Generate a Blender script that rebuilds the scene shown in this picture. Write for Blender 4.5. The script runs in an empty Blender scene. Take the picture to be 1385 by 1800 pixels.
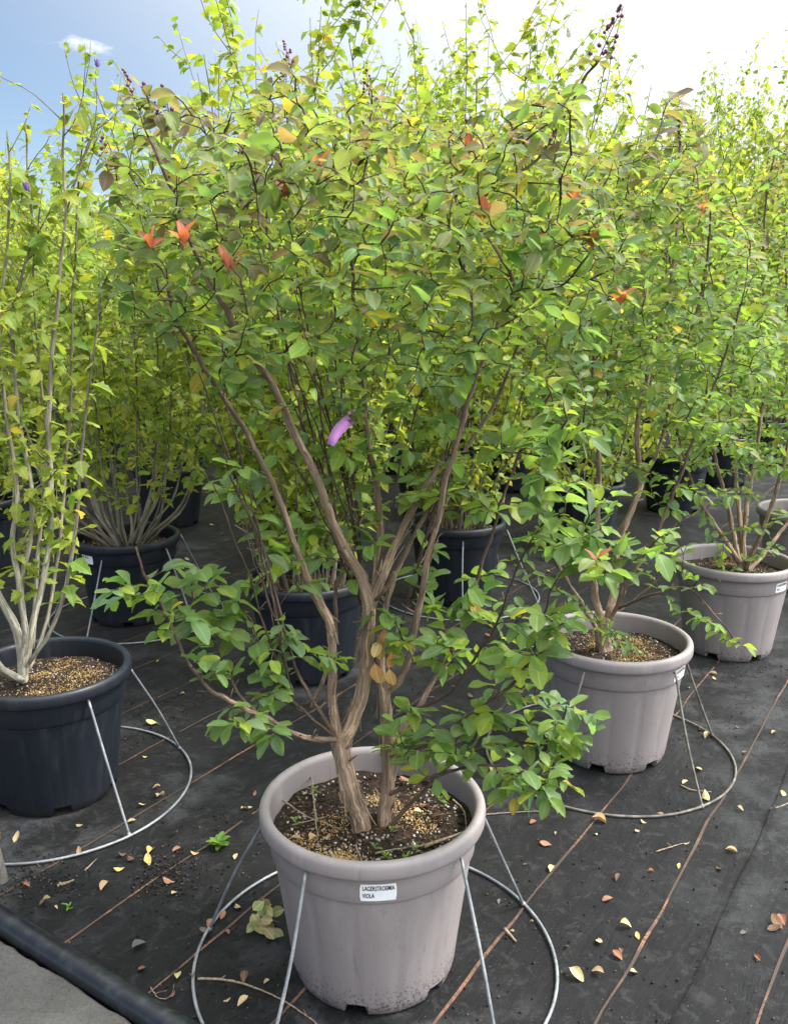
import bpy, math, random
import numpy as np
from mathutils import Vector, Matrix, noise as mnoise

R = math.radians
rng = np.random.default_rng(7)
random.seed(7)
scene = bpy.context.scene
C = scene.collection

# ------------------------------------------------------------------ camera
W, H, F, CAMZ, PITCH = 1385.0, 1800.0, 1600.0, 1.724, R(12.94)
cam_data = bpy.data.cameras.new('camera')
cam_data.sensor_fit = 'VERTICAL'
cam_data.sensor_height = 24.0
cam_data.lens = 24.0 * F / H
cam_data.clip_start = 0.05
cam_data.clip_end = 2000
cam = bpy.data.objects.new('camera', cam_data)
C.objects.link(cam)
cam.location = (0, 0, CAMZ)
cam.rotation_euler = (R(90) - PITCH, 0, 0)
scene.camera = cam

# ------------------------------------------------------------------ light
SUN_EL, SUN_AZ = R(55), R(92)          # azimuth clockwise from +Y (the view direction)
SUN_DIR = Vector((math.sin(SUN_AZ) * math.cos(SUN_EL), math.cos(SUN_AZ) * math.cos(SUN_EL), math.sin(SUN_EL)))
world = bpy.data.worlds.new('World')
scene.world = world
world.use_nodes = True
wt = world.node_tree
wt.nodes.clear()
def wn(t, **kw):
    n = wt.nodes.new(t)
    for k, v in kw.items():
        setattr(n, k, v)
    return n
w_out = wn('ShaderNodeOutputWorld')
w_bg = wn('ShaderNodeBackground')
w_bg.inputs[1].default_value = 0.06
w_sky = wn('ShaderNodeTexSky', sky_type='NISHITA', sun_disc=False, sun_elevation=SUN_EL, sun_rotation=SUN_AZ,
           air_density=1.0, dust_density=0.5, ozone_density=2.5)
w_tc = wn('ShaderNodeTexCoord')
w_sep = wn('ShaderNodeSeparateXYZ')
wt.links.new(w_tc.outputs['Generated'], w_sep.inputs[0])
# thin high cloud: noise on a plane high above, and a veil that thickens towards the sun
w_zz = wn('ShaderNodeMath', operation='MAXIMUM'); w_zz.inputs[1].default_value = 0.03
wt.links.new(w_sep.outputs['Z'], w_zz.inputs[0])
w_div = wn('ShaderNodeVectorMath', operation='DIVIDE')
w_comb = wn('ShaderNodeCombineXYZ')
for k in range(3):
    wt.links.new(w_zz.outputs[0], w_comb.inputs[k])
wt.links.new(w_tc.outputs['Generated'], w_div.inputs[0])
wt.links.new(w_comb.outputs[0], w_div.inputs[1])
w_map = wn('ShaderNodeMapping')
w_map.inputs['Scale'].default_value = (1.1, 0.55, 0.0)
w_map.inputs['Location'].default_value = (0.35, 0.1, 0)
wt.links.new(w_div.outputs[0], w_map.inputs[0])
w_noise = wn('ShaderNodeTexNoise')
w_noise.inputs['Scale'].default_value = 1.6
w_noise.inputs['Detail'].default_value = 9
w_noise.inputs['Roughness'].default_value = 0.6
wt.links.new(w_map.outputs[0], w_noise.inputs[0])
w_ramp = wn('ShaderNodeMapRange'); w_ramp.interpolation_type = 'SMOOTHSTEP'
w_ramp.inputs[1].default_value = 0.56; w_ramp.inputs[2].default_value = 0.74
wt.links.new(w_noise.outputs[0], w_ramp.inputs[0])
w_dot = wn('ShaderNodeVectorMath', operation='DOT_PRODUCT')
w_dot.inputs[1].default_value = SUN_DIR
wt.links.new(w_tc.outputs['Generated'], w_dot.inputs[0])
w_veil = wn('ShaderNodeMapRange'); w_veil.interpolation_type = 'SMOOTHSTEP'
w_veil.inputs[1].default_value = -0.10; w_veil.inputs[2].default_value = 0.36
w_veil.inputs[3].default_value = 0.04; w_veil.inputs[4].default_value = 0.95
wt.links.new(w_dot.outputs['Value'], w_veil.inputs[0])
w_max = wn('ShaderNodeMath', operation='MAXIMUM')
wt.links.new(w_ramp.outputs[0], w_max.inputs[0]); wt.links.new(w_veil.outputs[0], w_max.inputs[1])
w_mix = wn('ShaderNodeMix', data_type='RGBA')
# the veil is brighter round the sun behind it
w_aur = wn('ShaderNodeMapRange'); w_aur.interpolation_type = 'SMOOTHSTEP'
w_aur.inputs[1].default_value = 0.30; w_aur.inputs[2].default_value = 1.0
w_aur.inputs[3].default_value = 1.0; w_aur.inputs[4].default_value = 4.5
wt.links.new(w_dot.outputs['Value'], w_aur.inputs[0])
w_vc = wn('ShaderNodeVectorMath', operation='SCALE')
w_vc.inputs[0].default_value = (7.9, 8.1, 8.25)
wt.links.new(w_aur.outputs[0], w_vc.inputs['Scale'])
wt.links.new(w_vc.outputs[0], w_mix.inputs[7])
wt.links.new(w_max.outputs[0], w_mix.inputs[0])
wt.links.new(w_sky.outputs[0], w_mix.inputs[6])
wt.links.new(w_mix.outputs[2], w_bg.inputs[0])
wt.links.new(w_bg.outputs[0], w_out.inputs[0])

sun_data = bpy.data.lights.new('sun', 'SUN')
sun_data.energy = 2.3
sun_data.angle = R(13)
sun_data.color = (1.0, 0.95, 0.86)
sun = bpy.data.objects.new('sun', sun_data)
C.objects.link(sun)
sun.rotation_euler = SUN_DIR.to_track_quat('Z', 'Y').to_euler()

vs = scene.view_settings
vs.view_transform = 'Standard'
vs.look = 'None'
vs.gamma = 1.0
vs.exposure = 1.4
scene.cycles.max_bounces = 9
scene.cycles.diffuse_bounces = 6
scene.cycles.transmission_bounces = 5
scene.cycles.use_denoising = True

# ------------------------------------------------------------------ pixel helpers
def ray(u, v):
    a, b = (u - W / 2) / F, (H / 2 - v) / F
    return np.array([a, math.cos(PITCH) + b * math.sin(PITCH), -math.sin(PITCH) + b * math.cos(PITCH)])
def on_z(u, v, z=0.0):
    d = ray(u, v)
    return np.array([0, 0, CAMZ]) + d * ((z - CAMZ) / d[2])
def at_y(u, v, y):
    d = ray(u, v)
    return np.array([0, 0, CAMZ]) + d * (y / d[1])

# ------------------------------------------------------------------ materials
def material(name):
    m = bpy.data.materials.new(name)
    m.use_nodes = True
    nt = m.node_tree
    p = nt.nodes['Principled BSDF']
    return m, nt, p
def N(nt, t, ins=None, **kw):
    n = nt.nodes.new(t)
    for k, v in kw.items():
        setattr(n, k, v)
    for k, v in (ins or {}).items():
        if hasattr(v, 'is_linked') or isinstance(v, bpy.types.NodeSocket):
            nt.links.new(v, n.inputs[k])
        else:
            n.inputs[k].default_value = v
    return n
def noise_tex(nt, vec, scale, detail=4, rough=0.55, dist=0.0):
    n = N(nt, 'ShaderNodeTexNoise', {'Scale': scale, 'Detail': detail, 'Roughness': rough, 'Distortion': dist})
    if vec is not None:
        nt.links.new(vec, n.inputs['Vector'])
    return n.outputs[0]
def ramp(nt, val, lo, hi, a=0.0, b=1.0):
    n = N(nt, 'ShaderNodeMapRange', {0: val, 1: lo, 2: hi, 3: a, 4: b}, interpolation_type='SMOOTHSTEP')
    return n.outputs[0]
def mix(nt, fac, a, b, blend='MIX'):
    n = N(nt, 'ShaderNodeMix', data_type='RGBA', blend_type=blend)
    for k, v in ((0, fac), (6, a), (7, b)):
        if isinstance(v, bpy.types.NodeSocket):
            nt.links.new(v, n.inputs[k])
        elif k == 0:
            n.inputs[k].default_value = v
        else:
            n.inputs[k].default_value = (*v, 1) if len(v) == 3 else v
    return n.outputs[2]
def math_n(nt, op, a, b=0.0):
    n = N(nt, 'ShaderNodeMath', {0: a, 1: b}, operation=op)
    return n.outputs[0]
def bump(nt, p, h, strength=0.3, dist=0.01):
    b = N(nt, 'ShaderNodeBump', {'Height': h, 'Strength': strength, 'Distance': dist})
    nt.links.new(b.outputs[0], p.inputs['Normal'])
def coords(nt, kind='Object'):
    return N(nt, 'ShaderNodeTexCoord').outputs[kind]

def leaf_mat(name, trans, rough, spec, sat):
    m, nt, p = material(name)
    col = N(nt, 'ShaderNodeAttribute', attribute_name='col').outputs['Color']
    st = N(nt, 'ShaderNodeAttribute', attribute_name='st').outputs['Vector']
    sp = N(nt, 'ShaderNodeSeparateXYZ', {0: st})
    ax = math_n(nt, 'ABSOLUTE', sp.outputs[0])
    rib = ramp(nt, ax, 0.012, 0.045, 0.8, 0.0)
    # side veins: bands that sweep forward from the midrib
    q = math_n(nt, 'SUBTRACT', sp.outputs[1], math_n(nt, 'MULTIPLY', ax, 0.7))
    wv = math_n(nt, 'ABSOLUTE', math_n(nt, 'SINE', math_n(nt, 'MULTIPLY', q, 28.0)))
    vein = ramp(nt, wv, 0.0, 0.24, 0.30, 0.0)
    vv = math_n(nt, 'MAXIMUM', rib, vein)
    geo = N(nt, 'ShaderNodeNewGeometry')
    nz = noise_tex(nt, geo.outputs['Position'], 38.0, 4)
    c1 = mix(nt, ramp(nt, nz, 0.25, 0.8, 0.0, 0.6), col, mix(nt, 1.0, col, (0.72, 0.80, 0.62), 'MULTIPLY'))
    spot = ramp(nt, noise_tex(nt, geo.outputs['Position'], 95.0, 2), 0.66, 0.74, 0.0, 0.6)
    c1 = mix(nt, spot, c1, (0.16, 0.09, 0.03))
    pale = ramp(nt, noise_tex(nt, geo.outputs['Position'], 17.0, 3), 0.52, 0.68, 0.0, 0.45)
    c1 = mix(nt, pale, c1, mix(nt, 1.0, col, (1.35, 1.25, 1.0), 'MULTIPLY'))
    c2 = mix(nt, vv, c1, mix(nt, 1.0, col, (1.5, 1.45, 1.7), 'MULTIPLY'))
    back = mix(nt, 1.0, c2, (1.10, 1.10, 1.3), 'MULTIPLY')
    c3 = mix(nt, geo.outputs['Backfacing'], c2, back)
    nt.links.new(c3, p.inputs['Base Color'])
    p.inputs['Roughness'].default_value = rough
    p.inputs['Specular IOR Level'].default_value = spec
    bump(nt, p, math_n(nt, 'SUBTRACT', nz, math_n(nt, 'MULTIPLY', vv, 0.8)), 0.25, 0.004)
    tr = N(nt, 'ShaderNodeBsdfTranslucent')
    nt.links.new(mix(nt, 1.0, c1, sat, 'MULTIPLY'), tr.inputs['Color'])
    ms = N(nt, 'ShaderNodeMixShader', {0: trans})
    nt.links.new(p.outputs[0], ms.inputs[1]); nt.links.new(tr.outputs[0], ms.inputs[2])
    nt.links.new(ms.outputs[0], nt.nodes['Material Output'].inputs[0])
    return m
M = {}
M['leaf'] = leaf_mat('crape_leaf', 0.54, 0.44, 0.36, (1.5, 1.5, 0.7))
M['hleaf'] = leaf_mat('hibiscus_leaf', 0.55, 0.5, 0.35, (1.4, 1.3, 0.75))
M['dry'] = leaf_mat('dry_leaf', 0.15, 0.7, 0.25, (1.2, 1.0, 0.6))

def bark_mat(name, pale, scale=1.0, bumps=0.6):
    m, nt, p = material(name)
    col = N(nt, 'ShaderNodeAttribute', attribute_name='col').outputs['Color']
    st = N(nt, 'ShaderNodeAttribute', attribute_name='st').outputs['Vector']
    mp = N(nt, 'ShaderNodeMapping', {0: st, 'Scale': (170 * scale, 16 * scale, 1)})
    a = noise_tex(nt, mp.outputs[0], 1.0, 7, 0.7, 0.7)
    mp2 = N(nt, 'ShaderNodeMapping', {0: st, 'Scale': (60 * scale, 7 * scale, 1)})
    b = noise_tex(nt, mp2.outputs[0], 1.0, 4, 0.6)
    c = mix(nt, ramp(nt, a, 0.3, 0.7, 0.0, 0.8), mix(nt, 1.0, col, (0.45, 0.40, 0.36), 'MULTIPLY'), col)
    c = mix(nt, ramp(nt, b, 0.55, 0.585, 0.0, 0.85), c, mix(nt, 1.0, col, pale, 'MULTIPLY'))
    fine = noise_tex(nt, coords(nt), 240.0, 2)
    c = mix(nt, ramp(nt, fine, 0.60, 0.72, 0, 0.4), c, (0.30, 0.31, 0.27))
    knots = noise_tex(nt, coords(nt), 34.0, 5, 0.7)
    c = mix(nt, ramp(nt, knots, 0.60, 0.70, 0, 0.6), c, mix(nt, 1.0, col, (0.35, 0.33, 0.31), 'MULTIPLY'))
    c = mix(nt, ramp(nt, knots, 0.30, 0.40, 0.45, 0.0), c, mix(nt, 1.0, col, (1.25, 1.3, 1.35), 'MULTIPLY'))
    nt.links.new(c, p.inputs['Base Color'])
    p.inputs['Roughness'].default_value = 0.85
    p.inputs['Specular IOR Level'].default_value = 0.25
    bump(nt, p, math_n(nt, 'ADD', math_n(nt, 'MULTIPLY', a, 1.6), math_n(nt, 'ADD', b, knots)), bumps, 0.009)
    return m
M['bark'] = bark_mat('crape_bark', (1.45, 1.36, 1.26), 1.0, 0.7)
M['hbark'] = bark_mat('hibiscus_bark', (1.25, 1.25, 1.2), 0.8, 0.35)

def pot_mat(name, base, dust, dustamt, rough):
    m, nt, p = material(name)
    oc = coords(nt)
    sp = N(nt, 'ShaderNodeSeparateXYZ', {0: oc})
    n1 = noise_tex(nt, oc, 5.0, 6, 0.6)
    c = mix(nt, ramp(nt, n1, 0.35, 0.75, 0, 0.35), base, tuple(x * 1.18 for x in base))
    mp = N(nt, 'ShaderNodeMapping', {0: oc, 'Scale': (26, 26, 2.2)})
    streak = noise_tex(nt, mp.outputs[0], 1.0, 5, 0.65)
    c = mix(nt, ramp(nt, streak, 0.5, 0.75, 0, dustamt), c, dust)
    mpr = N(nt, 'ShaderNodeMapping', {0: oc, 'Scale': (38, 38, 1.3), 'Location': (3, 1, 0)})
    runs = noise_tex(nt, mpr.outputs[0], 1.0, 6, 0.7)
    c = mix(nt, ramp(nt, runs, 0.56, 0.70, 0, 0.45), c, tuple(x * .55 for x in base))
    blot = noise_tex(nt, oc, 16.0, 6, 0.75)
    c = mix(nt, ramp(nt, blot, 0.58, 0.68, 0, 0.35), c, tuple(x * .62 for x in base))
    # splashed mud: specks that crowd towards the foot of the pot
    sk = noise_tex(nt, oc, 150.0, 3, 0.7)
    thr = ramp(nt, sp.outputs[2], 0.0, 0.17, 0.50, 0.70)
    mud = ramp(nt, math_n(nt, 'SUBTRACT', math_n(nt, 'ADD', sk, math_n(nt, 'MULTIPLY', n1, 0.12)), thr), 0.05, 0.13, 0.0, 0.75)
    c = mix(nt, mud, c, (0.03, 0.026, 0.022))
    # scuffs
    mp3 = N(nt, 'ShaderNodeMapping', {0: oc, 'Scale': (9, 9, 40), 'Rotation': (0.5, 0.2, 0)})
    sc = noise_tex(nt, mp3.outputs[0], 1.0, 3, 0.5)
    c = mix(nt, ramp(nt, sc, 0.70, 0.76, 0, 0.25), c, dust)
    nt.links.new(c, p.inputs['Base Color'])
    nt.links.new(ramp(nt, streak, 0.3, 0.8, rough - 0.06, rough + 0.15), p.inputs['Roughness'])
    p.inputs['Specular IOR Level'].default_value = 0.4
    bump(nt, p, math_n(nt, 'ADD', noise_tex(nt, oc, 420.0, 2), math_n(nt, 'MULTIPLY', mud, 1.0)), 0.12, 0.002)
    return m
M['taupe'] = pot_mat('taupe_plastic', (0.236, 0.210, 0.212), (0.315, 0.292, 0.292), 0.5, 0.46)
M['navy'] = pot_mat('navy_plastic', (0.011, 0.0145, 0.022), (0.046, 0.050, 0.057), 0.35, 0.42)

def simple_noise_mat(name, a, b, scale, rough=0.8, bs=0.3, bd=0.005, spec=0.3, lo=0.35, hi=0.65):
    m, nt, p = material(name)
    oc = coords(nt)
    n = noise_tex(nt, oc, scale, 6, 0.65)
    nt.links.new(mix(nt, ramp(nt, n, lo, hi), a, b), p.inputs['Base Color'])
    p.inputs['Roughness'].default_value = rough
    p.inputs['Specular IOR Level'].default_value = spec
    bump(nt, p, n, bs, bd)
    return m
M['soil'] = simple_noise_mat('potting_soil', (0.008, 0.006, 0.005), (0.045, 0.028, 0.018), 95.0, 0.95, 0.9, 0.012)
M['label'] = simple_noise_mat('label_paper', (0.72, 0.74, 0.78), (0.80, 0.81, 0.83), 20.0, 0.4, 0.03)
M['ink'] = simple_noise_mat('printed_ink', (0.015, 0.015, 0.018), (0.03, 0.03, 0.035), 300.0, 0.5, 0.0)
M['pipe'] = simple_noise_mat('black_pipe', (0.009, 0.011, 0.015), (0.040, 0.043, 0.050), 26.0, 0.30, 0.06, 0.003, 0.5, 0.46, 0.8)
M['post'] = simple_noise_mat('galvanised_post', (0.30, 0.29, 0.26), (0.48, 0.46, 0.42), 30.0, 0.55, 0.1)
M['rust'] = simple_noise_mat('rusty_clamp', (0.09, 0.03, 0.025), (0.17, 0.09, 0.08), 60.0, 0.6, 0.2)
M['ribbon'] = simple_noise_mat('purple_ribbon', (0.42, 0.17, 0.50), (0.46, 0.20, 0.54), 30.0, 0.4, 0.05)
M['orange_tag'] = simple_noise_mat('orange_tag', (0.75, 0.20, 0.03), (0.8, 0.25, 0.05), 30.0, 0.5, 0.05)
M['twig'] = simple_noise_mat('dead_twig', (0.14, 0.10, 0.07), (0.30, 0.24, 0.18), 120.0, 0.9, 0.5)
M['berry'] = simple_noise_mat('flower_bud', (0.12, 0.045, 0.075), (0.22, 0.09, 0.10), 90.0, 0.45, 0.1)
M['petal'] = simple_noise_mat('hibiscus_petal', (0.78, 0.76, 0.70), (0.85, 0.84, 0.80), 60.0, 0.6, 0.1)
M['violet_petal'] = simple_noise_mat('violet_petal', (0.16, 0.09, 0.30), (0.24, 0.15, 0.40), 60.0, 0.6, 0.1)
def col_mat(name, rough=0.85, spec=0.25):
    m, nt, p = material(name)
    col = N(nt, 'ShaderNodeAttribute', attribute_name='col').outputs['Color']
    nz = noise_tex(nt, coords(nt), 300.0, 3)
    nt.links.new(mix(nt, ramp(nt, nz, 0.3, 0.7, 0, 0.5), col, mix(nt, 1.0, col, (0.6, 0.55, 0.5), 'MULTIPLY')), p.inputs['Base Color'])
    p.inputs['Roughness'].default_value = rough
    p.inputs['Specular IOR Level'].default_value = spec
    bump(nt, p, nz, 0.3, 0.003)
    return m
M['grain'] = col_mat('soil_grains')

def wire_mat():
    m, nt, p = material('galvanised_wire')
    oc = coords(nt)
    n = noise_tex(nt, oc, 14.0, 5, 0.65)
    n2 = noise_tex(nt, oc, 120.0, 3, 0.6)
    oi = N(nt, 'ShaderNodeObjectInfo')
    c = mix(nt, ramp(nt, n, 0.35, 0.7), (0.17, 0.185, 0.21), (0.33, 0.34, 0.355))
    c = mix(nt, ramp(nt, n2, 0.55, 0.72, 0, 0.7), c, (0.10, 0.092, 0.085))
    nt.links.new(c, p.inputs['Base Color'])
    p.inputs['Metallic'].default_value = 0.35
    p.inputs['Roughness'].default_value = 0.48
    bump(nt, p, n2, 0.2, 0.001)
    return m
M['wire'] = wire_mat()
M['old_wire'] = simple_noise_mat('weathered_wire', (0.075, 0.07, 0.062), (0.19, 0.175, 0.15), 25.0, 0.6, 0.2, 0.001)

LD = np.array([0.545, 0.839]); LD /= np.linalg.norm(LD)     # direction of the weave lines
LP = np.array([LD[1], -LD[0]])
def ground_mat():
    m, nt, p = material('weed_mat')
    oc = coords(nt)
    mp = N(nt, 'ShaderNodeMapping', {0: oc, 'Rotation': (0, 0, -math.atan2(LD[1], LD[0]))})
    al = mp.outputs[0]
    sp = N(nt, 'ShaderNodeSeparateXYZ', {0: al})
    wa = math_n(nt, 'SINE', math_n(nt, 'MULTIPLY', sp.outputs[0], 2 * math.pi / 0.0042))
    wb = math_n(nt, 'SINE', math_n(nt, 'MULTIPLY', sp.outputs[1], 2 * math.pi / 0.0042))
    weave = math_n(nt, 'MULTIPLY', wa, wb)
    big = noise_tex(nt, oc, 0.9, 6, 0.62)
    mid = noise_tex(nt, oc, 4.5, 7, 0.68, 0.3)
    fine = noise_tex(nt, oc, 60.0, 5, 0.7)
    st = N(nt, 'ShaderNodeMapping', {0: al, 'Scale': (1.1, 7.0, 1)})
    streak = noise_tex(nt, st.outputs[0], 1.0, 6, 0.7, 0.6)
    c = mix(nt, ramp(nt, mid, 0.35, 0.7), (0.0028, 0.0030, 0.0036), (0.0072, 0.0075, 0.0082))
    c = mix(nt, ramp(nt, weave, -0.5, 0.9, 0, 0.35), c, (0.015, 0.0155, 0.0165))
    dust = math_n(nt, 'MULTIPLY', math_n(nt, 'MULTIPLY', ramp(nt, big, 0.46, 0.60), ramp(nt, mid, 0.44, 0.60, 0.0, 1.0)), ramp(nt, fine, 0.35, 0.55, 0.3, 1.0))
    c = mix(nt, math_n(nt, 'MULTIPLY', dust, 0.85), c, (0.052, 0.053, 0.057))
    c = mix(nt, ramp(nt, streak, 0.53, 0.75, 0, 0.48), c, (0.022, 0.023, 0.026))
    mot = noise_tex(nt, oc, 19.0, 6, 0.75, 0.8)
    c = mix(nt, ramp(nt, mot, 0.54, 0.60, 0, 0.6), c, (0.026, 0.026, 0.0275))
    c = mix(nt, ramp(nt, mot, 0.34, 0.44, 0.7, 0.0), c, (0.0035, 0.0035, 0.0035))
    green = noise_tex(nt, oc, 2.3, 5, 0.7)
    c = mix(nt, ramp(nt, green, 0.62, 0.78, 0, 0.45), c, (0.026, 0.026, 0.014))
    c = mix(nt, ramp(nt, fine, 0.58, 0.68, 0, 0.75), c, (0.005, 0.0045, 0.004))
    speck = noise_tex(nt, oc, 190.0, 2, 0.5)
    c = mix(nt, ramp(nt, speck, 0.715, 0.75, 0, 0.8), c, (0.26, 0.24, 0.21))
    nt.links.new(c, p.inputs['Base Color'])
    nt.links.new(ramp(nt, dust, 0, 0.8, 0.66, 0.9), p.inputs['Roughness'])
    p.inputs['Sheen Weight'].default_value = 0.04
    p.inputs['Sheen Roughness'].default_value = 0.4
    p.inputs['Specular IOR Level'].default_value = 0.2
    h = math_n(nt, 'ADD', math_n(nt, 'MULTIPLY', weave, 0.05), math_n(nt, 'ADD', math_n(nt, 'MULTIPLY', fine, 0.25), math_n(nt, 'MULTIPLY', streak, 1.5)))
    wr = noise_tex(nt, oc, 3.2, 3, 0.5, 1.2)
    bump(nt, p, math_n(nt, 'ADD', h, math_n(nt, 'MULTIPLY', wr, 3.0)), 0.55, 0.014)
    return m
M['ground'] = ground_mat()
def line_mat():
    m, nt, p = material('orange_weave_line')
    oc = coords(nt)
    mp = N(nt, 'ShaderNodeMapping', {0: oc, 'Rotation': (0, 0, -math.atan2(LD[1], LD[0]))})
    sp = N(nt, 'ShaderNodeSeparateXYZ', {0: mp.outputs[0]})
    dash = math_n(nt, 'SINE', math_n(nt, 'MULTIPLY', sp.outputs[0], 2 * math.pi / 0.0055))
    n = noise_tex(nt, oc, 11.0, 5, 0.7)
    n2 = noise_tex(nt, oc, 90.0, 4, 0.7)
    c = mix(nt, ramp(nt, dash, -0.2, 0.6, 0, 0.55), (0.27, 0.125, 0.070), (0.075, 0.042, 0.030))
    n3 = noise_tex(nt, oc, 2.2, 3, 0.6)
    dirt = math_n(nt, 'MAXIMUM', math_n(nt, 'MAXIMUM', ramp(nt, n, 0.40, 0.60), ramp(nt, n2, 0.46, 0.60)), ramp(nt, n3, 0.40, 0.54))
    c = mix(nt, math_n(nt, 'MULTIPLY', dirt, 0.86), c, (0.022, 0.018, 0.016))
    nt.links.new(c, p.inputs['Base Color'])
    p.inputs['Roughness'].default_value = 0.75
    return m
M['line'] = line_mat()
def concrete_mat():
    m, nt, p = material('rough_concrete')
    oc = coords(nt)
    n = noise_tex(nt, oc, 7.0, 7, 0.7)
    f = noise_tex(nt, oc, 110.0, 4, 0.7)
    v = N(nt, 'ShaderNodeTexVoronoi', {'Vector': oc, 'Scale': 85.0})
    c = mix(nt, ramp(nt, n, 0.3, 0.7), (0.085, 0.082, 0.074), (0.155, 0.150, 0.140))
    c = mix(nt, ramp(nt, f, 0.5, 0.7, 0, 0.6), c, (0.045, 0.042, 0.037))
    c = mix(nt, ramp(nt, v.outputs['Distance'], 0.0, 0.22, 0.45, 0.0), c, (0.25, 0.245, 0.235))
    nt.links.new(c, p.inputs['Base Color'])
    p.inputs['Roughness'].default_value = 0.95
    pit = noise_tex(nt, oc, 320.0, 3, 0.7)
    c2 = mix(nt, ramp(nt, pit, 0.56, 0.66, 0, 0.7), c, (0.03, 0.028, 0.025))
    c2 = mix(nt, ramp(nt, pit, 0.30, 0.40, 0.6, 0.0), c2, (0.27, 0.265, 0.25))
    nt.links.new(c2, p.inputs['Base Color'])
    bump(nt, p, math_n(nt, 'ADD', math_n(nt, 'ADD', f, n), pit), 1.0, 0.008)
    return m
M['concrete'] = concrete_mat()

# ------------------------------------------------------------------ mesh helpers
class MB:
    def __init__(self):
        self.v, self.f, self.c, self.s, self.n = [], [], [], [], 0
    def add(self, v, f, col=(1, 1, 1), st=None):
        v = np.asarray(v, float).reshape(-1, 3)
        self.v.append(v)
        self.f += [tuple(i + self.n for i in q) for q in f]
        c = np.asarray(col, float)
        self.c.append(np.broadcast_to(c, (len(v), 3)) if c.ndim == 1 else c)
        self.s.append(np.zeros((len(v), 3)) if st is None else np.asarray(st, float))
        self.n += len(v)
    def mesh(self, name, mat, smooth=True, origin=(0, 0, 0)):
        me = bpy.data.meshes.new(name)
        V = np.concatenate(self.v) - np.asarray(origin, float)
        me.from_pydata(V.tolist(), [], self.f)
        a = me.attributes.new('col', 'FLOAT_COLOR', 'POINT')
        a.data.foreach_set('color', np.concatenate([np.concatenate(self.c), np.ones((self.n, 1))], 1).astype(np.float32).ravel())
        s = me.attributes.new('st', 'FLOAT_VECTOR', 'POINT')
        s.data.foreach_set('vector', np.concatenate(self.s).astype(np.float32).ravel())
        me.materials.append(M[mat])
        if smooth:
            me.polygons.foreach_set('use_smooth', np.ones(len(me.polygons), bool))
        me.update()
        return me
def link(name, data, parent=None, loc=None, kind=None):
    o = bpy.data.objects.new(name, data)
    C.objects.link(o)
    if parent is not None:
        o.parent = parent
    if loc is not None:
        o.location = loc
    if kind:
        o['kind'] = kind
    return o
def tag(o, label, cat, group=None):
    o['label'] = label
    o['category'] = cat
    if group:
        o['group'] = group
    return o
def copy_tree(o, parent=None):
    c = o.copy()
    C.objects.link(c)
    c.parent = parent
    for ch in o.children:
        copy_tree(ch, c)
    return c

def resample(pts, rad, step):
    """Catmull-Rom through the points, sampled at about `step`."""
    P = np.asarray(pts, float); Rr = np.asarray(rad, float)
    if len(P) == 2:
        n = max(2, int(np.linalg.norm(P[1] - P[0]) / step) + 1)
        t = np.linspace(0, 1, n)[:, None]
        return P[0] * (1 - t) + P[1] * t, Rr[0] * (1 - t[:, 0]) + Rr[1] * t[:, 0]
    E = np.vstack([2 * P[0] - P[1], P, 2 * P[-1] - P[-2]])
    op, orr = [], []
    for i in range(len(P) - 1):
        p0, p1, p2, p3 = E[i:i + 4]
        n = max(1, int(round(np.linalg.norm(p2 - p1) / step)))
        for k in range(n):
            t = k / n
            op.append(0.5 * (2 * p1 + (p2 - p0) * t + (2 * p0 - 5 * p1 + 4 * p2 - p3) * t * t + (3 * p1 - p0 - 3 * p2 + p3) * t ** 3))
            orr.append(Rr[i] * (1 - t) + Rr[i + 1] * t)
    op.append(P[-1]); orr.append(Rr[-1])
    return np.array(op), np.array(orr)

def tube(mb, pts, rad, sides=7, col=(0.2, 0.13, 0.09), rough=0.0, tipcap=True, colfn=None):
    P = np.asarray(pts, float); n = len(P)
    T = np.gradient(P, axis=0)
    T /= np.linalg.norm(T, axis=1)[:, None] + 1e-9
    a = np.cross(T[0], [0.31, 0.95, 0.1]); a /= np.linalg.norm(a)
    ang = np.linspace(0, 2 * np.pi, sides, endpoint=False)
    ca, sa = np.cos(ang), np.sin(ang)
    V = np.zeros((n, sides, 3)); S = np.zeros((n, sides, 3)); L = 0.0
    for i in range(n):
        a = a - T[i] * (a @ T[i]); a /= np.linalg.norm(a) + 1e-9
        b = np.cross(T[i], a)
        if i: L += np.linalg.norm(P[i] - P[i - 1])
        r = rad[i] * np.ones(sides)
        if rough:
            r = r * np.array([1 + rough * mnoise.noise((ca[k] * 1.7, sa[k] * 1.7, L * 9 + P[0][0] * 7)) + rough * 0.5 * mnoise.noise((ca[k] * 4, sa[k] * 4, L * 22)) for k in range(sides)])
        V[i] = P[i] + (ca * r)[:, None] * a + (sa * r)[:, None] * b
        S[i, :, 0] = np.abs(ang - np.pi) * max(rad[i], 0.004); S[i, :, 1] = L + P[0][0] * 3.1
    f = []
    for i in range(n - 1):
        for k in range(sides):
            k2 = (k + 1) % sides
            f.append((i * sides + k, i * sides + k2, (i + 1) * sides + k2, (i + 1) * sides + k))
    if tipcap:
        f.append(tuple((n - 1) * sides + k for k in range(sides)))
        f.append(tuple(sides - 1 - k for k in range(sides)))
    if colfn is not None:
        cc = np.repeat(np.array([colfn(r) for r in rad]), sides, axis=0)
    else:
        cc = col
    mb.add(V.reshape(-1, 3), f, cc, S.reshape(-1, 3))

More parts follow.
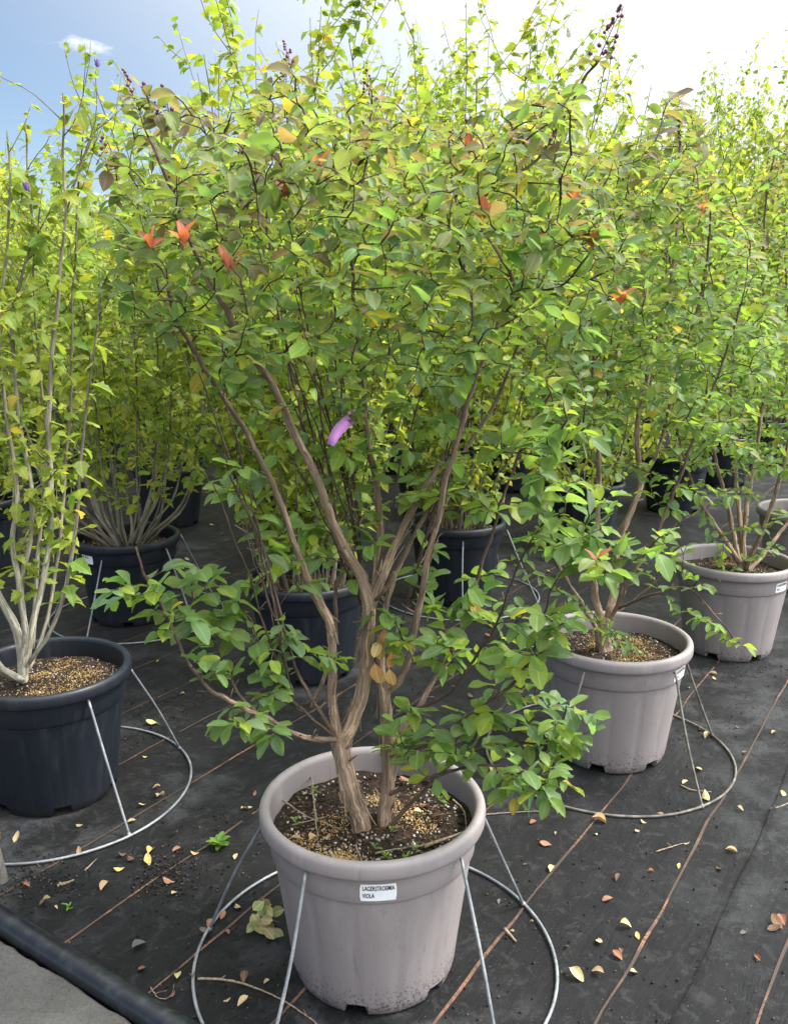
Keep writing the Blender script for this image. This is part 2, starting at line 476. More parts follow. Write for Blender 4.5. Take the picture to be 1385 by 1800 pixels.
# ------------------------------------------------------------------ leaves
def leaf_template(kind, fold, curl, twist, seed, fine=True):
    r = np.random.default_rng(seed)
    if kind == 'crape':
        st = [(0, .012), (.07, .03), (.18, .155), (.36, .268), (.55, .300), (.74, .262), (.88, .172), (.96, .085), (1.0, .012)]
        cols = [-1, -.55, 0, .55, 1] if fine else [-1, 0, 1]
    else:
        st = [(0, .012), (.12, .018), (.17, .15), (.27, .27), (.38, .30), (.47, .385), (.53, .25), (.60, .215), (.68, .245), (.75, .165), (.83, .165), (.90, .09), (1.0, .008)]
        cols = [-1, 0, 1]
    V, S, f = [], [], []
    for i, (t, w) in enumerate(st):
        ww = w * (1 + r.uniform(-.07, .07))
        for c in cols:
            x = c * ww
            z = abs(c) ** 1.6 * ww * fold - curl * t * t + 0.03 * math.sin(t * 9 + c * 2 + seed) * abs(c)
            z += twist * x * (t - .4)
            V.append((x, t, z)); S.append((x, t, 0))
    k = len(cols)
    for i in range(len(st) - 1):
        for j in range(k - 1):
            f.append((i * k + j, i * k + j + 1, (i + 1) * k + j + 1, (i + 1) * k + j))
    return np.array(V), np.array(S), f
CRAPE_T = [leaf_template('crape', a, b, c, s) for s, (a, b, c) in enumerate([(.25, .12, .3), (.45, .2, -.4), (.1, .3, .5), (.35, -.06, .2), (.6, .25, 0), (.2, .42, -.6)])]
CRAPE_F = [leaf_template('crape', a, b, c, s, False) for s, (a, b, c) in enumerate([(.25, .12, .3), (.45, .2, -.4), (.1, .3, .5), (.35, -.06, .2), (.6, .25, 0), (.2, .42, -.6)])]
HIB_T = [leaf_template('hib', a, b, c, s + 10) for s, (a, b, c) in enumerate([(.2, .2, .4), (.45, .35, -.5), (.1, .1, .8), (.3, .5, .2), (-.15, .3, -.5)])]

def frames(D, Nn):
    Y = D / (np.linalg.norm(D, axis=1)[:, None] + 1e-9)
    Z = Nn - Y * (Nn * Y).sum(1)[:, None]
    Z /= np.linalg.norm(Z, axis=1)[:, None] + 1e-9
    X = np.cross(Y, Z)
    return X, Y, Z
class Leaves:
    def __init__(self):
        self.p, self.d, self.n, self.s, self.c, self.w = [], [], [], [], [], []
    def add(self, p, d, n, s, c, w=1.0):
        self.p.append(p); self.d.append(d); self.n.append(n); self.s.append(s); self.c.append(c); self.w.append(w)
    def arrays(self):
        return [np.array(x, float) for x in (self.p, self.d, self.n, self.s, self.c, self.w)]
def leaves_mesh(name, arrs, idx, templates, mat, origin, seed=0):
    P, D, Nn, S, Cc, Wd = [a[idx] for a in arrs]
    r = np.random.default_rng(seed)
    X, Y, Z = frames(D, Nn)
    which = r.integers(0, len(templates), len(P))
    mb = MB()
    vs_, cs_, ss_, fs_, off = [], [], [], [], 0
    for t, (tv, ts, tf) in enumerate(templates):
        k = np.where(which == t)[0]
        if not len(k): continue
        V = P[k][:, None, :] + S[k][:, None, None] * (tv[None, :, 0:1] * Wd[k][:, None, None] * X[k][:, None, :] + tv[None, :, 1:2] * Y[k][:, None, :] + tv[None, :, 2:3] * Z[k][:, None, :])
        m = len(tv)
        vs_.append(V.reshape(-1, 3)); cs_.append(np.repeat(Cc[k], m, axis=0)); ss_.append(np.tile(ts, (len(k), 1)))
        fa = (np.array(tf)[None] + (off + np.arange(len(k)) * m)[:, None, None]).reshape(-1, 4)
        fs_.append(fa); off += len(k) * m
    mb.v, mb.c, mb.s, mb.n = vs_, cs_, ss_, off
    mb.f = np.concatenate(fs_).tolist()
    return mb.mesh(name, mat, True, origin)
_leaf_cache = {}
def leaf_data(kind, ti, col):
    key = (kind, ti, tuple(int(round(x * 33)) for x in col))
    if key not in _leaf_cache:
        tv, ts, tf = (CRAPE_T if kind == 'leaf' or kind == 'dry' else HIB_T)[ti]
        mb = MB(); mb.add(tv, tf, [max(0.004, k / 33) for k in key[2]], ts)
        _leaf_cache[key] = mb.mesh('leaf', kind)
    return _leaf_cache[key]
def leaf_objects(parent, arrs, idx, kind, origin, name='leaf'):
    P, D, Nn, S, Cc, Wd = [a[idx] for a in arrs]
    X, Y, Z = frames(D, Nn)
    nt_ = len(CRAPE_T) if kind != 'hleaf' else len(HIB_T)
    for i in range(len(P)):
        o = link(name, leaf_data(kind, int(rng.integers(0, nt_)), Cc[i]), parent)
        p = P[i] - origin
        s = S[i]; w = Wd[i]
        o.matrix_basis = Matrix(((X[i][0] * s * w, Y[i][0] * s, Z[i][0] * s, p[0]), (X[i][1] * s * w, Y[i][1] * s, Z[i][1] * s, p[1]), (X[i][2] * s * w, Y[i][2] * s, Z[i][2] * s, p[2]), (0, 0, 0, 1)))
def finish_foliage(root, arrs, n_obj, kind, origin, templates, seed, crown='foliage'):
    P, S = arrs[0], arrs[3]
    dist = np.linalg.norm(P - np.array([0, 0, CAMZ]), axis=1)
    score = S / dist
    order = np.argsort(-score)
    near, rest = order[:n_obj], order[n_obj:]
    if n_obj:
        leaf_objects(root, arrs, near, kind, origin)
    link(crown, leaves_mesh(crown, arrs, rest, templates, kind, origin, seed), root, kind='stuff')

def unit(v):
    v = np.asarray(v, float)
    return v / (np.linalg.norm(v) + 1e-9)
def rvec(r, s=1.0):
    return r.normal(size=3) * s

# ------------------------------------------------------------------ ground
gm = MB()
S_ = 300.0
gm.add([(-S_, -20, 0), (S_, -20, 0), (S_, 2 * S_, 0), (-S_, 2 * S_, 0)], [(0, 1, 2, 3)])
ground = link('ground', gm.mesh('ground', 'ground', False), kind='structure')
lr = np.random.default_rng(3)
for k in range(-12, 22):
    off = -0.283 - 0.3335 * k
    a0, a1 = 0.6, 11.0
    n = int((a1 - a0) / 0.05)
    mb = MB()
    al = np.linspace(a0, a1, n)
    wob = np.array([0.016 * mnoise.noise((a * 1.3, k * 5.3, 0)) + 0.008 * mnoise.noise((a * 5.0, k * 3.1, 4)) for a in al])
    wid = np.array([0.0038 * (1 + 0.6 * mnoise.noise((a * 4, k * 2.7, 9))) for a in al])
    V, f = [], []
    for i in range(n):
        c = LD * al[i] + LP * (off + wob[i])
        V += [(*(c + LP * wid[i]), 0.003), (*(c - LP * wid[i]), 0.003)]
    for i in range(n - 1):
        # the printed line is worn away in places
        if mnoise.noise((al[i] * 2.1, k * 7.7, 2)) > 0.62 or lr.random() < 0.02:
            continue
        f.append((2 * i, 2 * i + 1, 2 * i + 3, 2 * i + 2))
    mb.add(V, f)
    link('weave_line', mb.mesh('weave_line', 'line', False), ground)
# overlapped edge of a strip of matting: a low folded ridge along the lines
for off, a0, a1, hgt in ((-0.455, 0.9, 6.0, 0.011), (-2.86, 1.6, 8.0, 0.010)):
    mb = MB(); V = []; f = []
    al = np.arange(a0, a1, 0.04)
    for a in al:
        w = 0.012 * mnoise.noise((a * 2.0, off, 1)) + 0.006 * mnoise.noise((a * 9.0, off, 5))
        h = hgt * (0.7 + 0.5 * mnoise.noise((a * 6, off, 3)))
        for dx, z in ((-0.007, 0.0004), (-0.004, h * .7), (0.0, h), (0.02, h * 0.7), (0.11, 0.0010)):
            c = LD * a + LP * (off + w + dx)
            V.append((c[0], c[1], z + 0.0008))
    for i in range(len(al) - 1):
        for k in range(4):
            f.append((i * 5 + k, i * 5 + k + 1, i * 5 + k + 6, i * 5 + k + 5))
    mb.add(V, f)
    link('mat_seam', mb.mesh('mat_seam', 'ground'), ground)

# concrete path and the pipe that lies along its edge
pe0, pe1 = on_z(0, 1662, 0.0), on_z(212, 1800, 0.0)
pd = unit(pe1 - pe0); pn = np.array([pd[1], -pd[0], 0.0])
if pn[0] > 0: pn = -pn                      # towards the lower-left corner
mb = MB(); V = []; f = []
ts = np.arange(-2.0, 3.0, 0.03)
for t in ts:
    w = 0.012 * mnoise.noise((t * 5, 3, 0)) + 0.008 * mnoise.noise((t * 19, 1, 0)) + 0.004 * mnoise.noise((t * 45, 7, 0))
    e = pe0 + pd * t
    for dn, z in ((w, -0.02), (w + 0.002, 0.024), (w + 0.012, 0.034), (0.3, 0.036), (3.0, 0.036)):
        q = e + pn * dn
        V.append((q[0], q[1], z))
for i in range(len(ts) - 1):
    for k in range(4):
        f.append((i * 5 + k, i * 5 + k + 1, i * 5 + k + 6, i * 5 + k + 5))
mb.add(V, f)
link('concrete_path', mb.mesh('concrete_path', 'concrete', False), kind='structure')
mb = MB()
PR = 0.035
pc = pe0 - pn * (PR + 0.002)
pts = [pc + pd * t + np.array([0, 0, PR + 0.001]) for t in np.arange(-2.0, 2.4, 0.1)]
tube(mb, pts, [PR] * len(pts), 40)
pipe = link('irrigation_pipe', mb.mesh('irrigation_pipe', 'pipe', True, (pts[0][0], pts[0][1], 0)), loc=(pts[0][0], pts[0][1], 0))
tag(pipe, 'thick black plastic pipe lying along the rough concrete path', 'pipe')

# leaning post with a clamp
pb = on_z(2, 1550)
mb = MB()
top = pb + np.array([-0.16, 0.05, 0.9])
tube(mb, [pb, pb * 0.5 + top * 0.5, top], [0.024, 0.0235, 0.023], 20)
post = link('stake_post', None, loc=pb)
tag(post, 'pale weathered round post with rusty clamp beside the black pipe', 'post')
link('shaft', mb.mesh('shaft', 'post', True, pb), post)
mb = MB()
cpos = pb + (top - pb) * 0.17
ax_ = unit(top - pb)
tube(mb, [cpos - ax_ * 0.011, cpos + ax_ * 0.011], [0.0275, 0.0275], 20)
clamp = link('clamp', mb.mesh('clamp', 'rust', False, pb), post)
mb = MB()
tube(mb, [cpos + np.array([0.026, -0.006, 0]), cpos + np.array([0.040, -0.008, 0.0])], [0.009, 0.009], 8)
tube(mb, [cpos + np.array([0.030, -0.03, 0]), cpos + np.array([0.030, 0.012, 0.0])], [0.004, 0.004], 8)
link('clamp_bolt', mb.mesh('clamp_bolt', 'rust', False, pb), clamp)

# ------------------------------------------------------------------ pots
PH, PRAD = 0.475, 0.29
def lathe(mb, prof, n=112, rfn=None, zfn=None):
    V = []; f = []
    ang = np.linspace(0, 2 * np.pi, n, endpoint=False)
    for (r, z) in prof:
        for a in ang:
            rr = r * (rfn(a, z) if rfn else 1.0)
            zz = zfn(a, z, r) if zfn else z
            V.append((rr * math.cos(a), rr * math.sin(a), zz))
    for i in range(len(prof) - 1):
        for k in range(n):
            k2 = (k + 1) % n
            f.append((i * n + k, i * n + k2, (i + 1) * n + k2, (i + 1) * n + k))
    mb.add(V, f)
def flute(a, z):
    if z > 0.352 or z < 0.004: return 1.0
    s = (a * 14 / (2 * math.pi)) % 1.0
    d = min(s, 1 - s)
    e = min(1.0, (0.352 - z) / 0.02)
    return 1.0 - 0.007 * e * math.exp(-(d / 0.08) ** 2) - 0.003 * e * math.cos(2 * math.pi * s)
def notch(a, z, r):
    s = (a * 6 / (2 * math.pi) + 0.25) % 1.0
    if z < 0.02 and r > 0.17 and abs(s - 0.5) < 0.125:
        return z + 0.024
    return z
def build_pot_meshes(mat):
    out = {}
    mb = MB()
    lathe(mb, [(0.02, 0.032), (0.185, 0.030), (0.192, 0.001), (0.204, 0.0), (0.212, 0.012), (0.2165, 0.034), (0.224, 0.10), (0.237, 0.20), (0.249, 0.29), (0.2555, 0.338), (0.257, 0.350), (0.2625, 0.354),
               (0.2645, 0.358), (0.268, 0.395), (0.271, 0.432)], 168, flute, notch)
    out['wall'] = mb.mesh('wall', mat)
    out['wall'].set_sharp_from_angle(angle=R(28))
    mb = MB()
    prof = [(0.268, 0.430), (0.284, 0.428), (0.2885, 0.431), (0.2905, 0.437), (0.2912, 0.448)]
    for k in range(0, 9):
        a = math.pi * k / 8
        prof.append((0.2765 + 0.0142 * math.cos(a), 0.4585 + 0.0165 * math.sin(a)))
    prof += [(0.2608, 0.44), (0.2575, 0.395), (0.2555, 0.36)]
    lathe(mb, prof, 96)
    out['rim'] = mb.mesh('rim', mat)
    return out
POTM = {'taupe': build_pot_meshes('taupe'), 'navy': build_pot_meshes('navy')}
SOILZ = 0.402
def soil_mesh(seed):
    mb = MB(); V = []; f = []
    nr, na = 14, 56
    for i in range(nr + 1):
        r = 0.258 * i / nr
        for k in range(na):
            a = 2 * math.pi * k / na
            x, y = r * math.cos(a), r * math.sin(a)
            z = SOILZ + 0.014 * mnoise.noise((x * 9, y * 9, seed)) + 0.007 * mnoise.noise((x * 30, y * 30, seed)) + 0.012 * max(0, 1 - r / 0.12)
            V.append((x, y, z))
    for i in range(nr):
        for k in range(na):
            k2 = (k + 1) % na
            f.append((i * na + k, i * na + k2, (i + 1) * na + k2, (i + 1) * na + k))
    mb.add(V, f)
    return mb.mesh('soil', 'soil')
def soil_z(x, y, seed):
    r = math.hypot(x, y)
    return SOILZ + 0.014 * mnoise.noise((x * 9, y * 9, seed)) + 0.007 * mnoise.noise((x * 30, y * 30, seed)) + 0.012 * max(0, 1 - r / 0.12)
OCT_V = np.array([(1, 0, 0), (-1, 0, 0), (0, 1, 0), (0, -1, 0), (0, 0, 1), (0, 0, -1)], float)
OCT_F = [(0, 2, 4), (2, 1, 4), (1, 3, 4), (3, 0, 4), (2, 0, 5), (1, 2, 5), (3, 1, 5), (0, 3, 5)]
def grains(name, pts, size, cols, r, squash=(1, 1, 1), smooth=True):
    mb = MB()
    for (x, y, z) in pts:
        s = r.uniform(*size)
        q = Matrix.Rotation(r.uniform(0, 6.3), 3, Vector(unit(rvec(r)))) if squash == (1, 1, 1) else (Matrix.Rotation(r.uniform(0, 6.3), 3, 'Z') @ Matrix.Rotation(r.normal() * .35, 3, 'X'))
        v = (OCT_V * r.uniform(.75, 1.25, (6, 1)) * s * np.array(squash)) @ np.array(q).T + np.array([x, y, z + s * squash[2] * .5])
        c = np.array(cols[r.integers(0, len(cols))]) * r.uniform(.75, 1.2)
        mb.add(v, OCT_F, c)
    return mb.mesh(name, 'grain', smooth)
def soil_set(seed, dens, patches):
    r = np.random.default_rng(seed)
    def disc(n, rad=0.245):
        a = r.uniform(0, 2 * np.pi, n); q = rad * np.sqrt(r.uniform(0, 1, n))
        return [(x, y, soil_z(x, y, seed)) for x, y in zip(q * np.cos(a), q * np.sin(a))]
    gold = []
    for (px, py, pr, n) in patches:
        for _ in range(int(n * dens)):
            x, y = px + r.normal() * pr, py + r.normal() * pr
            if math.hypot(x, y) < 0.246:
                gold.append((x, y, soil_z(x, y, seed) + abs(r.normal()) * 0.003))
    gold += disc(int(45 * dens))
    ms = {'soil': soil_mesh(seed)}
    ms['fertiliser_granules'] = grains('fertiliser_granules', gold, (0.0012, 0.0026), [(0.50, 0.34, 0.13), (0.58, 0.42, 0.20), (0.38, 0.24, 0.09)], r)
    ms['perlite'] = grains('perlite', disc(int(240 * dens)), (0.002, 0.0052), [(0.5, 0.48, 0.44), (0.36, 0.34, 0.30), (0.24, 0.22, 0.19)], r)
    ms['bark_chips'] = grains('bark_chips', disc(int(900 * dens)), (0.003, 0.010), [(0.03, 0.02, 0.014), (0.016, 0.011, 0.008), (0.022, 0.014, 0.010), (0.07, 0.042, 0.026), (0.14, 0.09, 0.055)], r, (1.2, .45, .28), False)
    return ms
SOILS = [soil_set(11, 1.6, [(-.075, -.175, .028, 620), (.02, .11, .022, 260), (.09, .04, .026, 200), (-.1, -.01, .03, 150), (-.17, -.10, .025, 160), (.13, -.02, .02, 80)]),
         soil_set(12, 0.9, [(.12, -.02, .04, 520), (-.05, -.08, .035, 300), (.1, .12, .03, 250), (.0, .07, .03, 300), (.05, -.1, .03, 200)]),
         soil_set(13, 0.8, [(.08, .1, .035, 500), (-.13, -.06, .03, 300)])]

def text_mesh(s, size, xscale, mat, radius, z0, x0, lift, bold=0.0, depth=0.0006):
    cu = bpy.data.curves.new('t', 'FONT')
    cu.body = s; cu.size = size; cu.offset = bold; cu.resolution_u = 3
    ob = bpy.data.objects.new('t', cu); C.objects.link(ob)
    dg = bpy.context.evaluated_depsgraph_get()
    me = bpy.data.meshes.new_from_object(ob.evaluated_get(dg))
    bpy.data.objects.remove(ob); bpy.data.curves.remove(cu)
    for v in me.vertices:
        x, y = v.co.x * xscale + x0, v.co.y + z0
        rr = radius(y) + lift
        a = x / rr
        v.co = (rr * math.sin(a), -rr * math.cos(a), y)
    me.materials.clear(); me.materials.append(M[mat])
    return me
def band_r(z):
    return 0.2645 + (z - 0.358) / (0.432 - 0.358) * 0.0065
def label_meshes(lines):
    w, h, zt = 0.086, 0.046, 0.4115
    mb = MB(); V = []; f = []
    nx, nz = 14, 4
    for j in range(nz + 1):
        for i in range(nx + 1):
            x = -w / 2 + w * i / nx; z = zt - h * j / nz
            cr = 0.004
            if (i in (0, nx)) and j in (0, nz): x *= 1 - cr / w * 1.2
            rr = band_r(z) + 0.0016 + (0.0012 if i == nx and j == nz else 0)
            a = x / rr
            V.append((rr * math.sin(a), -rr * math.cos(a), z))
    for j in range(nz):
        for i in range(nx):
            k = j * (nx + 1) + i
            f.append((k, k + nx + 1, k + nx + 2, k + 1))
    mb.add(V, f)
    lm = mb.mesh('label', 'label')
    tms = []
    n = len(lines)
    for q, (s, sz, xs) in enumerate(lines):
        zz = zt - 0.017 - q * (0.020 if n == 2 else 0.0145) + (0.002 if n == 3 else 0)
        tms.append(text_mesh(s, sz, xs, 'ink', band_r, zz, -w / 2 + 0.006, 0.0024, 0.0003))
    return lm, tms
LAB_L = label_meshes([('LAGERSTROEMIA', 0.0175, 0.56), ('VIOLA', 0.0175, 0.56)])
LAB_H = label_meshes([('HIBISCUS', 0.0155, 0.78), ('SYR.', 0.0135, 0.78), ('VIOLA', 0.0135, 0.78)])
EMB = text_mesh('80', 0.040, 1.1, 'taupe', band_r, 0.372, -0.022, 0.0016)

def make_pot(loc, colour, soil, lab, labang, label, group=None, rot=None):
    """labang: direction of the sticker, degrees from facing -Y turning to +X."""
    root = link('plant_pot', None, loc=(loc[0], loc[1], 0.004))
    root.rotation_euler = (0, 0, R(labang))
    tag(root, label, 'plant pot', group)
    link('wall', POTM[colour]['wall'], root)
    link('rim', POTM[colour]['rim'], root)
    s = link('soil', SOILS[soil]['soil'], root)
    if soil == 0:
        s.rotation_euler = (0, 0, -R(labang))
    for k in ('fertiliser_granules', 'perlite', 'bark_chips'):
        link(k, SOILS[soil][k], s, kind='stuff')
    if lab:
        lm, tms = LAB_L if lab == 'L' else LAB_H
        lo = link('label', lm, root)
        for t in tms:
            link('lettering', t, lo)
    return root

# ------------------------------------------------------------------ wire hoop stands
def make_stand(loc, foot_ang, top_ang, mat, label, group, rr=0.475, tilt=(0, 0)):
    root = link('hoop_stand', None, loc=(loc[0], loc[1], 0.0))
    tag(root, label, 'hoop stand', group)
    mb = MB(); V = []; f = []
    n, m = 96, 8
    for i in range(n):
        a = 2 * math.pi * i / n
        r0 = rr * (1 + 0.012 * mnoise.noise((math.cos(a), math.sin(a), loc[0])))
        z0 = 0.0075 + 0.003 * max(0, mnoise.noise((2 * math.cos(a), 2 * math.sin(a), loc[1])))
        for k in range(m):
            b = 2 * math.pi * k / m
            V.append(((r0 + 0.0046 * math.cos(b)) * math.cos(a), (r0 + 0.0046 * math.cos(b)) * math.sin(a), z0 + 0.0046 * math.sin(b)))
    for i in range(n):
        for k in range(m):
            i2, k2 = (i + 1) % n, (k + 1) % m
            f.append((i * m + k, i2 * m + k, i2 * m + k2, i * m + k2))
    mb.add(V, f)
    link('hoop', mb.mesh('hoop', mat), root)
    for fa, ta in zip(foot_ang, top_ang):
        fa, ta = R(fa), R(ta)
        a = np.array([rr * math.cos(fa), rr * math.sin(fa), 0.004])
        b = np.array([0.2795 * math.cos(ta), 0.2795 * math.sin(ta), 0.425])
        mb = MB()
        md = a * .5 + b * .5 + np.array([rng.normal() * .004, rng.normal() * .004, 0])
        PP, RR = resample([a, md, b], [0.0044] * 3, .03)
        tube(mb, PP, RR, 10)
        # weld at the hoop and the hook turned in under the rim
        tube(mb, [a + np.array([0, 0, -.002]), a + (b - a) * .012, a + (b - a) * .03], [.0062, .0078, .005], 8)
        inw = unit(np.array([-b[0], -b[1], 0]))
        tube(mb, [b, b + np.array([0, 0, .004]) + inw * .003, b + inw * .008], [.0044, .0044, .004], 8)
        link('leg', mb.mesh('leg', mat), root)
    return root

# ------------------------------------------------------------------ crape myrtle
GREEN = [(0.155, 0.245, 0.090), (0.175, 0.275, 0.095), (0.195, 0.295, 0.090), (0.155, 0.245, 0.115)]
LIME = [(0.26, 0.36, 0.075), (0.29, 0.37, 0.07), (0.23, 0.34, 0.085)]
OLIVE = [(0.195, 0.245, 0.085), (0.215, 0.245, 0.090), (0.180, 0.24, 0.085)]
BRONZE = [(0.205, 0.185, 0.105), (0.195, 0.150, 0.105), (0.215, 0.180, 0.110)]
REDS = [(0.50, 0.17, 0.12), (0.54, 0.20, 0.14), (0.44, 0.14, 0.10)]
def pick(r, pal, j=0.14):
    c = np.array(pal[r.integers(0, len(pal))])
    return np.clip(c * r.uniform(1 - j, 1 + j) * r.uniform(1 - j * .5, 1 + j * .5, 3), 0.01, 0.9)
def crape_colour(r, z, zlo, zhi):
    t = (z - zlo) / (zhi - zlo) + r.normal() * 0.09
    u = r.random()
    if u < 0.012: return pick(r, [(0.42, 0.36, 0.06), (0.38, 0.30, 0.07)])
    if t > 0.90: return pick(r, BRONZE) if u < 0.45 else pick(r, OLIVE)
    if t > 0.74: return pick(r, BRONZE) if u < 0.15 else (pick(r, OLIVE) if u < 0.72 else pick(r, GREEN))
    if t > 0.5: return pick(r, OLIVE) if u < 0.26 else (pick(r, LIME) if u < 0.42 else pick(r, GREEN))
    return pick(r, LIME) if u < 0.25 else pick(r, GREEN)
def bark_col(rad):
    t = min(1.0, max(0.0, (rad - 0.0025) / 0.007))
    return np.array([0.115, 0.082, 0.067]) * (1 - t) + np.array([0.41, 0.305, 0.230]) * t

class Crape:
    def __init__(self, base, seed):
        self.base = np.array(base, float); self.r = np.random.default_rng(seed)
        self.nodes = np.zeros((0, 3)); self.dirs = np.zeros((0, 3)); self.twigs = MB(); self.lv = Leaves(); self.stems = []
    def add_nodes(self, P):
        if len(P) < 2: return
        T = np.gradient(P, axis=0); T /= np.linalg.norm(T, axis=1)[:, None] + 1e-9
        self.nodes = np.vstack([self.nodes, P]); self.dirs = np.vstack([self.dirs, T])
    def stem(self, pts, r0, r1, sides=12, rough=0.16, pool=0.25, wob=0.006, power=1.4):
        n = len(pts)
        rad = [r1 + (r0 - r1) * (1 - i / (n - 1)) ** power for i in range(n)]
        P, rr = resample(pts, rad, 0.014)
        off = np.array([[mnoise.noise((i * .16, 3.3 * len(self.stems), k * 7.7)) + .5 * mnoise.noise((i * .5, 3.3 * len(self.stems), k * 7.7)) for k in range(3)] for i in range(len(P))])
        P = P + off * wob * np.minimum(1, np.arange(len(P)) / 5)[:, None]
        rr = rr * np.array([1 + .16 * mnoise.noise((i * .3, 9.1 * len(self.stems), 1)) + .10 * mnoise.noise((i * .9, 9.1 * len(self.stems), 5)) for i in range(len(P))])
        mb = MB(); tube(mb, P, rr * (.68 if rr[0] < .022 else .80), sides + 4, rough=rough * 1.5, colfn=bark_col)
        for _ in range(int(len(P) / 9)):          # short dead spurs
            i = int(self.r.integers(2, max(3, len(P) - 2))); L = self.r.uniform(.008, .035)
            d = unit(np.cross(P[min(i + 1, len(P) - 1)] - P[i - 1], rvec(self.r))) + unit(P[min(i + 1, len(P) - 1)] - P[i - 1]) * .6
            tube(mb, [P[i], P[i] + unit(d) * (rr[i] + L)], [max(.0016, rr[i] * .22), .0011], 5, colfn=lambda q: bark_col(.006))
        self.stems.append(mb); self.rings = getattr(self, 'rings', []) + [(len(P), sides + 4)]
        self.add_nodes(P[int(len(P) * pool):])
        return P
    def sprig(self, T, L_along=None, size=(0.045, 0.068), zr=(0.5, 2.3), colour=None, dens=0.026, up=0.10, nmin=2):
        """A twig from the nearest wood to the target, with leaves in near-opposite pairs."""
        r = self.r; T = np.asarray(T, float)
        d = self.nodes - T
        dist = np.linalg.norm(d, axis=1)
        cost = dist + 0.9 * np.maximum(0, d[:, 2] + 0.3 * dist)       # prefer wood that is lower than the target
        k = int(np.argmin(cost)); A = self.nodes[k]; L = dist[k]
        c1 = A + unit(self.dirs[k] + 0.9 * unit(T - A)) * L * 0.4 + np.array([0, 0, up * L])
        n = max(4, int(L / 0.03))
        t = np.linspace(0, 1, n)[:, None]
        P = (1 - t) ** 2 * A + 2 * t * (1 - t) * c1 + t * t * T
        P[1:-1] += r.normal(size=(n - 2, 3)) * 0.0035
        r0 = 0.0016 + 0.0042 * min(L, 0.8)
        rad = np.linspace(r0, 0.0010, n)
        tube(self.twigs, P, rad, 5 if r0 > .003 else 4, colfn=bark_col)
        if n > 3: self.add_nodes(P[1:])
        seg = np.linalg.norm(np.diff(P, axis=0), axis=1); cum = np.concatenate([[0], np.cumsum(seg)]); tot = cum[-1]
        s0 = max(tot * 0.18, tot - 0.34)
        pos = np.arange(tot, s0, -dens)
        if len(pos) < nmin: pos = np.linspace(tot, tot * .3, nmin)
        phase = r.uniform(0, 6.28)
        for q, s in enumerate(pos):
            p = np.array([np.interp(s, cum, P[:, k2]) for k2 in range(3)])
            i = min(len(P) - 2, int(np.searchsorted(cum, s)) - 1); i = max(i, 0)
            dr = unit(P[i + 1] - P[i])
            side = np.cross(dr, [0, 0, 1]); side = unit(side if np.linalg.norm(side) > .15 else np.cross(dr, rvec(r)))
            upv = unit(np.cross(side, dr))
            a = phase + q * 1.1
            for sg in (1, -1):
                if r.random() < 0.10: continue
                lat = unit(sg * side * (0.75 + .5 * abs(math.cos(a))) + upv * 0.5 * sg * math.sin(a))
                f = 0.95 if q == 0 else 0.5
                ld = unit(dr * f + lat * 0.85 + rvec(r, .22) + np.array([0, 0, -0.14]))
                nn = unit(np.array([0, 0, 1.0]) + 0.35 * upv + rvec(r, .42))
                sz = r.uniform(*size) * (0.80 if q == 0 else 1.0) * (0.9 if r.random() < .3 else 1)
                c = colour(r) if colour else crape_colour(r, p[2], *zr)
                self.lv.add(p + lat * 0.001, ld, nn, sz, c, r.uniform(.78, 1.1))
        return P
    def crown(self, targets, **kw):
        T = np.array(targets)
        d = np.array([np.min(np.linalg.norm(self.nodes - t, axis=1)) for t in T])
        for i in np.argsort(d):
            self.sprig(T[i], **kw)
    def red_shoot(self, p, n=5, size=0.05):
        r = self.r
        P = self.sprig(p, colour=lambda q: pick(q, OLIVE), dens=0.04)
        for k in range(n):
            a = k * 2.4
            d = unit([math.cos(a) * .55, math.sin(a) * .55, 1.0]) + rvec(r, .1)
            self.lv.add(P[-1] - np.array([0, 0, .004 * k]), unit(d), unit(np.array([-math.cos(a), -math.sin(a), .4])), size * r.uniform(.7, 1.1), pick(r, REDS), .8)
    def panicle(self, p, h=0.10, n=14, lean=(0, 0, 1)):
        r = self.r
        P = self.sprig(p, colour=lambda q: pick(q, BRONZE), dens=0.035)
        top = P[-1]; ax = unit(np.array(lean) + rvec(r, .1))
        mb = MB(); tube(mb, [top, top + ax * h * .5, top + ax * h], [.0014, .001, .0007], 4, bark_col(.001))
        for k in range(n):
            t = (k + .5) / n
            b = top + ax * h * t
            lat = unit(np.cross(ax, rvec(r))); l = h * .22 * (1.15 - t)
            e = b + lat * l + ax * .008
            tube(mb, [b, e], [.0007, .0007], 3)
            s = r.uniform(.0036, .0058) if n >= 20 else r.uniform(.0028, .005)
            q = []
            for st_ in ((0, -1), (.75, -.6), (1, .1), (.6, .8), (0, 1.05)):
                for j in range(6):
                    q.append((st_[0] * math.cos(j * 1.047) * s + e[0], st_[0] * math.sin(j * 1.047) * s + e[1], st_[1] * s + e[2]))
            ff = [(a * 6 + j, a * 6 + (j + 1) % 6, (a + 1) * 6 + (j + 1) % 6, (a + 1) * 6 + j) for a in range(4) for j in range(6)]
            mb.add(q, ff)
        self.panicles = getattr(self, 'panicles', []) + [mb]
    def finish(self, label, n_obj, seed, group=None, fine=True, joined=False):
        root = link('crape_myrtle_shrub', None, loc=self.base)
        tag(root, label, 'shrub', group)
        if joined:
            mb = MB()
            for s in self.stems + [self.twigs]:
                mb.f += [tuple(i + mb.n for i in q) for q in s.f]
                mb.v += s.v; mb.c += s.c; mb.s += s.s; mb.n += s.n
            link('trunk', mb.mesh('trunk', 'bark', True, self.base), root)
        else:
            for s in self.stems:
                link('stem', s.mesh('stem', 'bark', True, self.base), root)
            link('twigs', self.twigs.mesh('twigs', 'bark', True, self.base), root, kind='stuff')
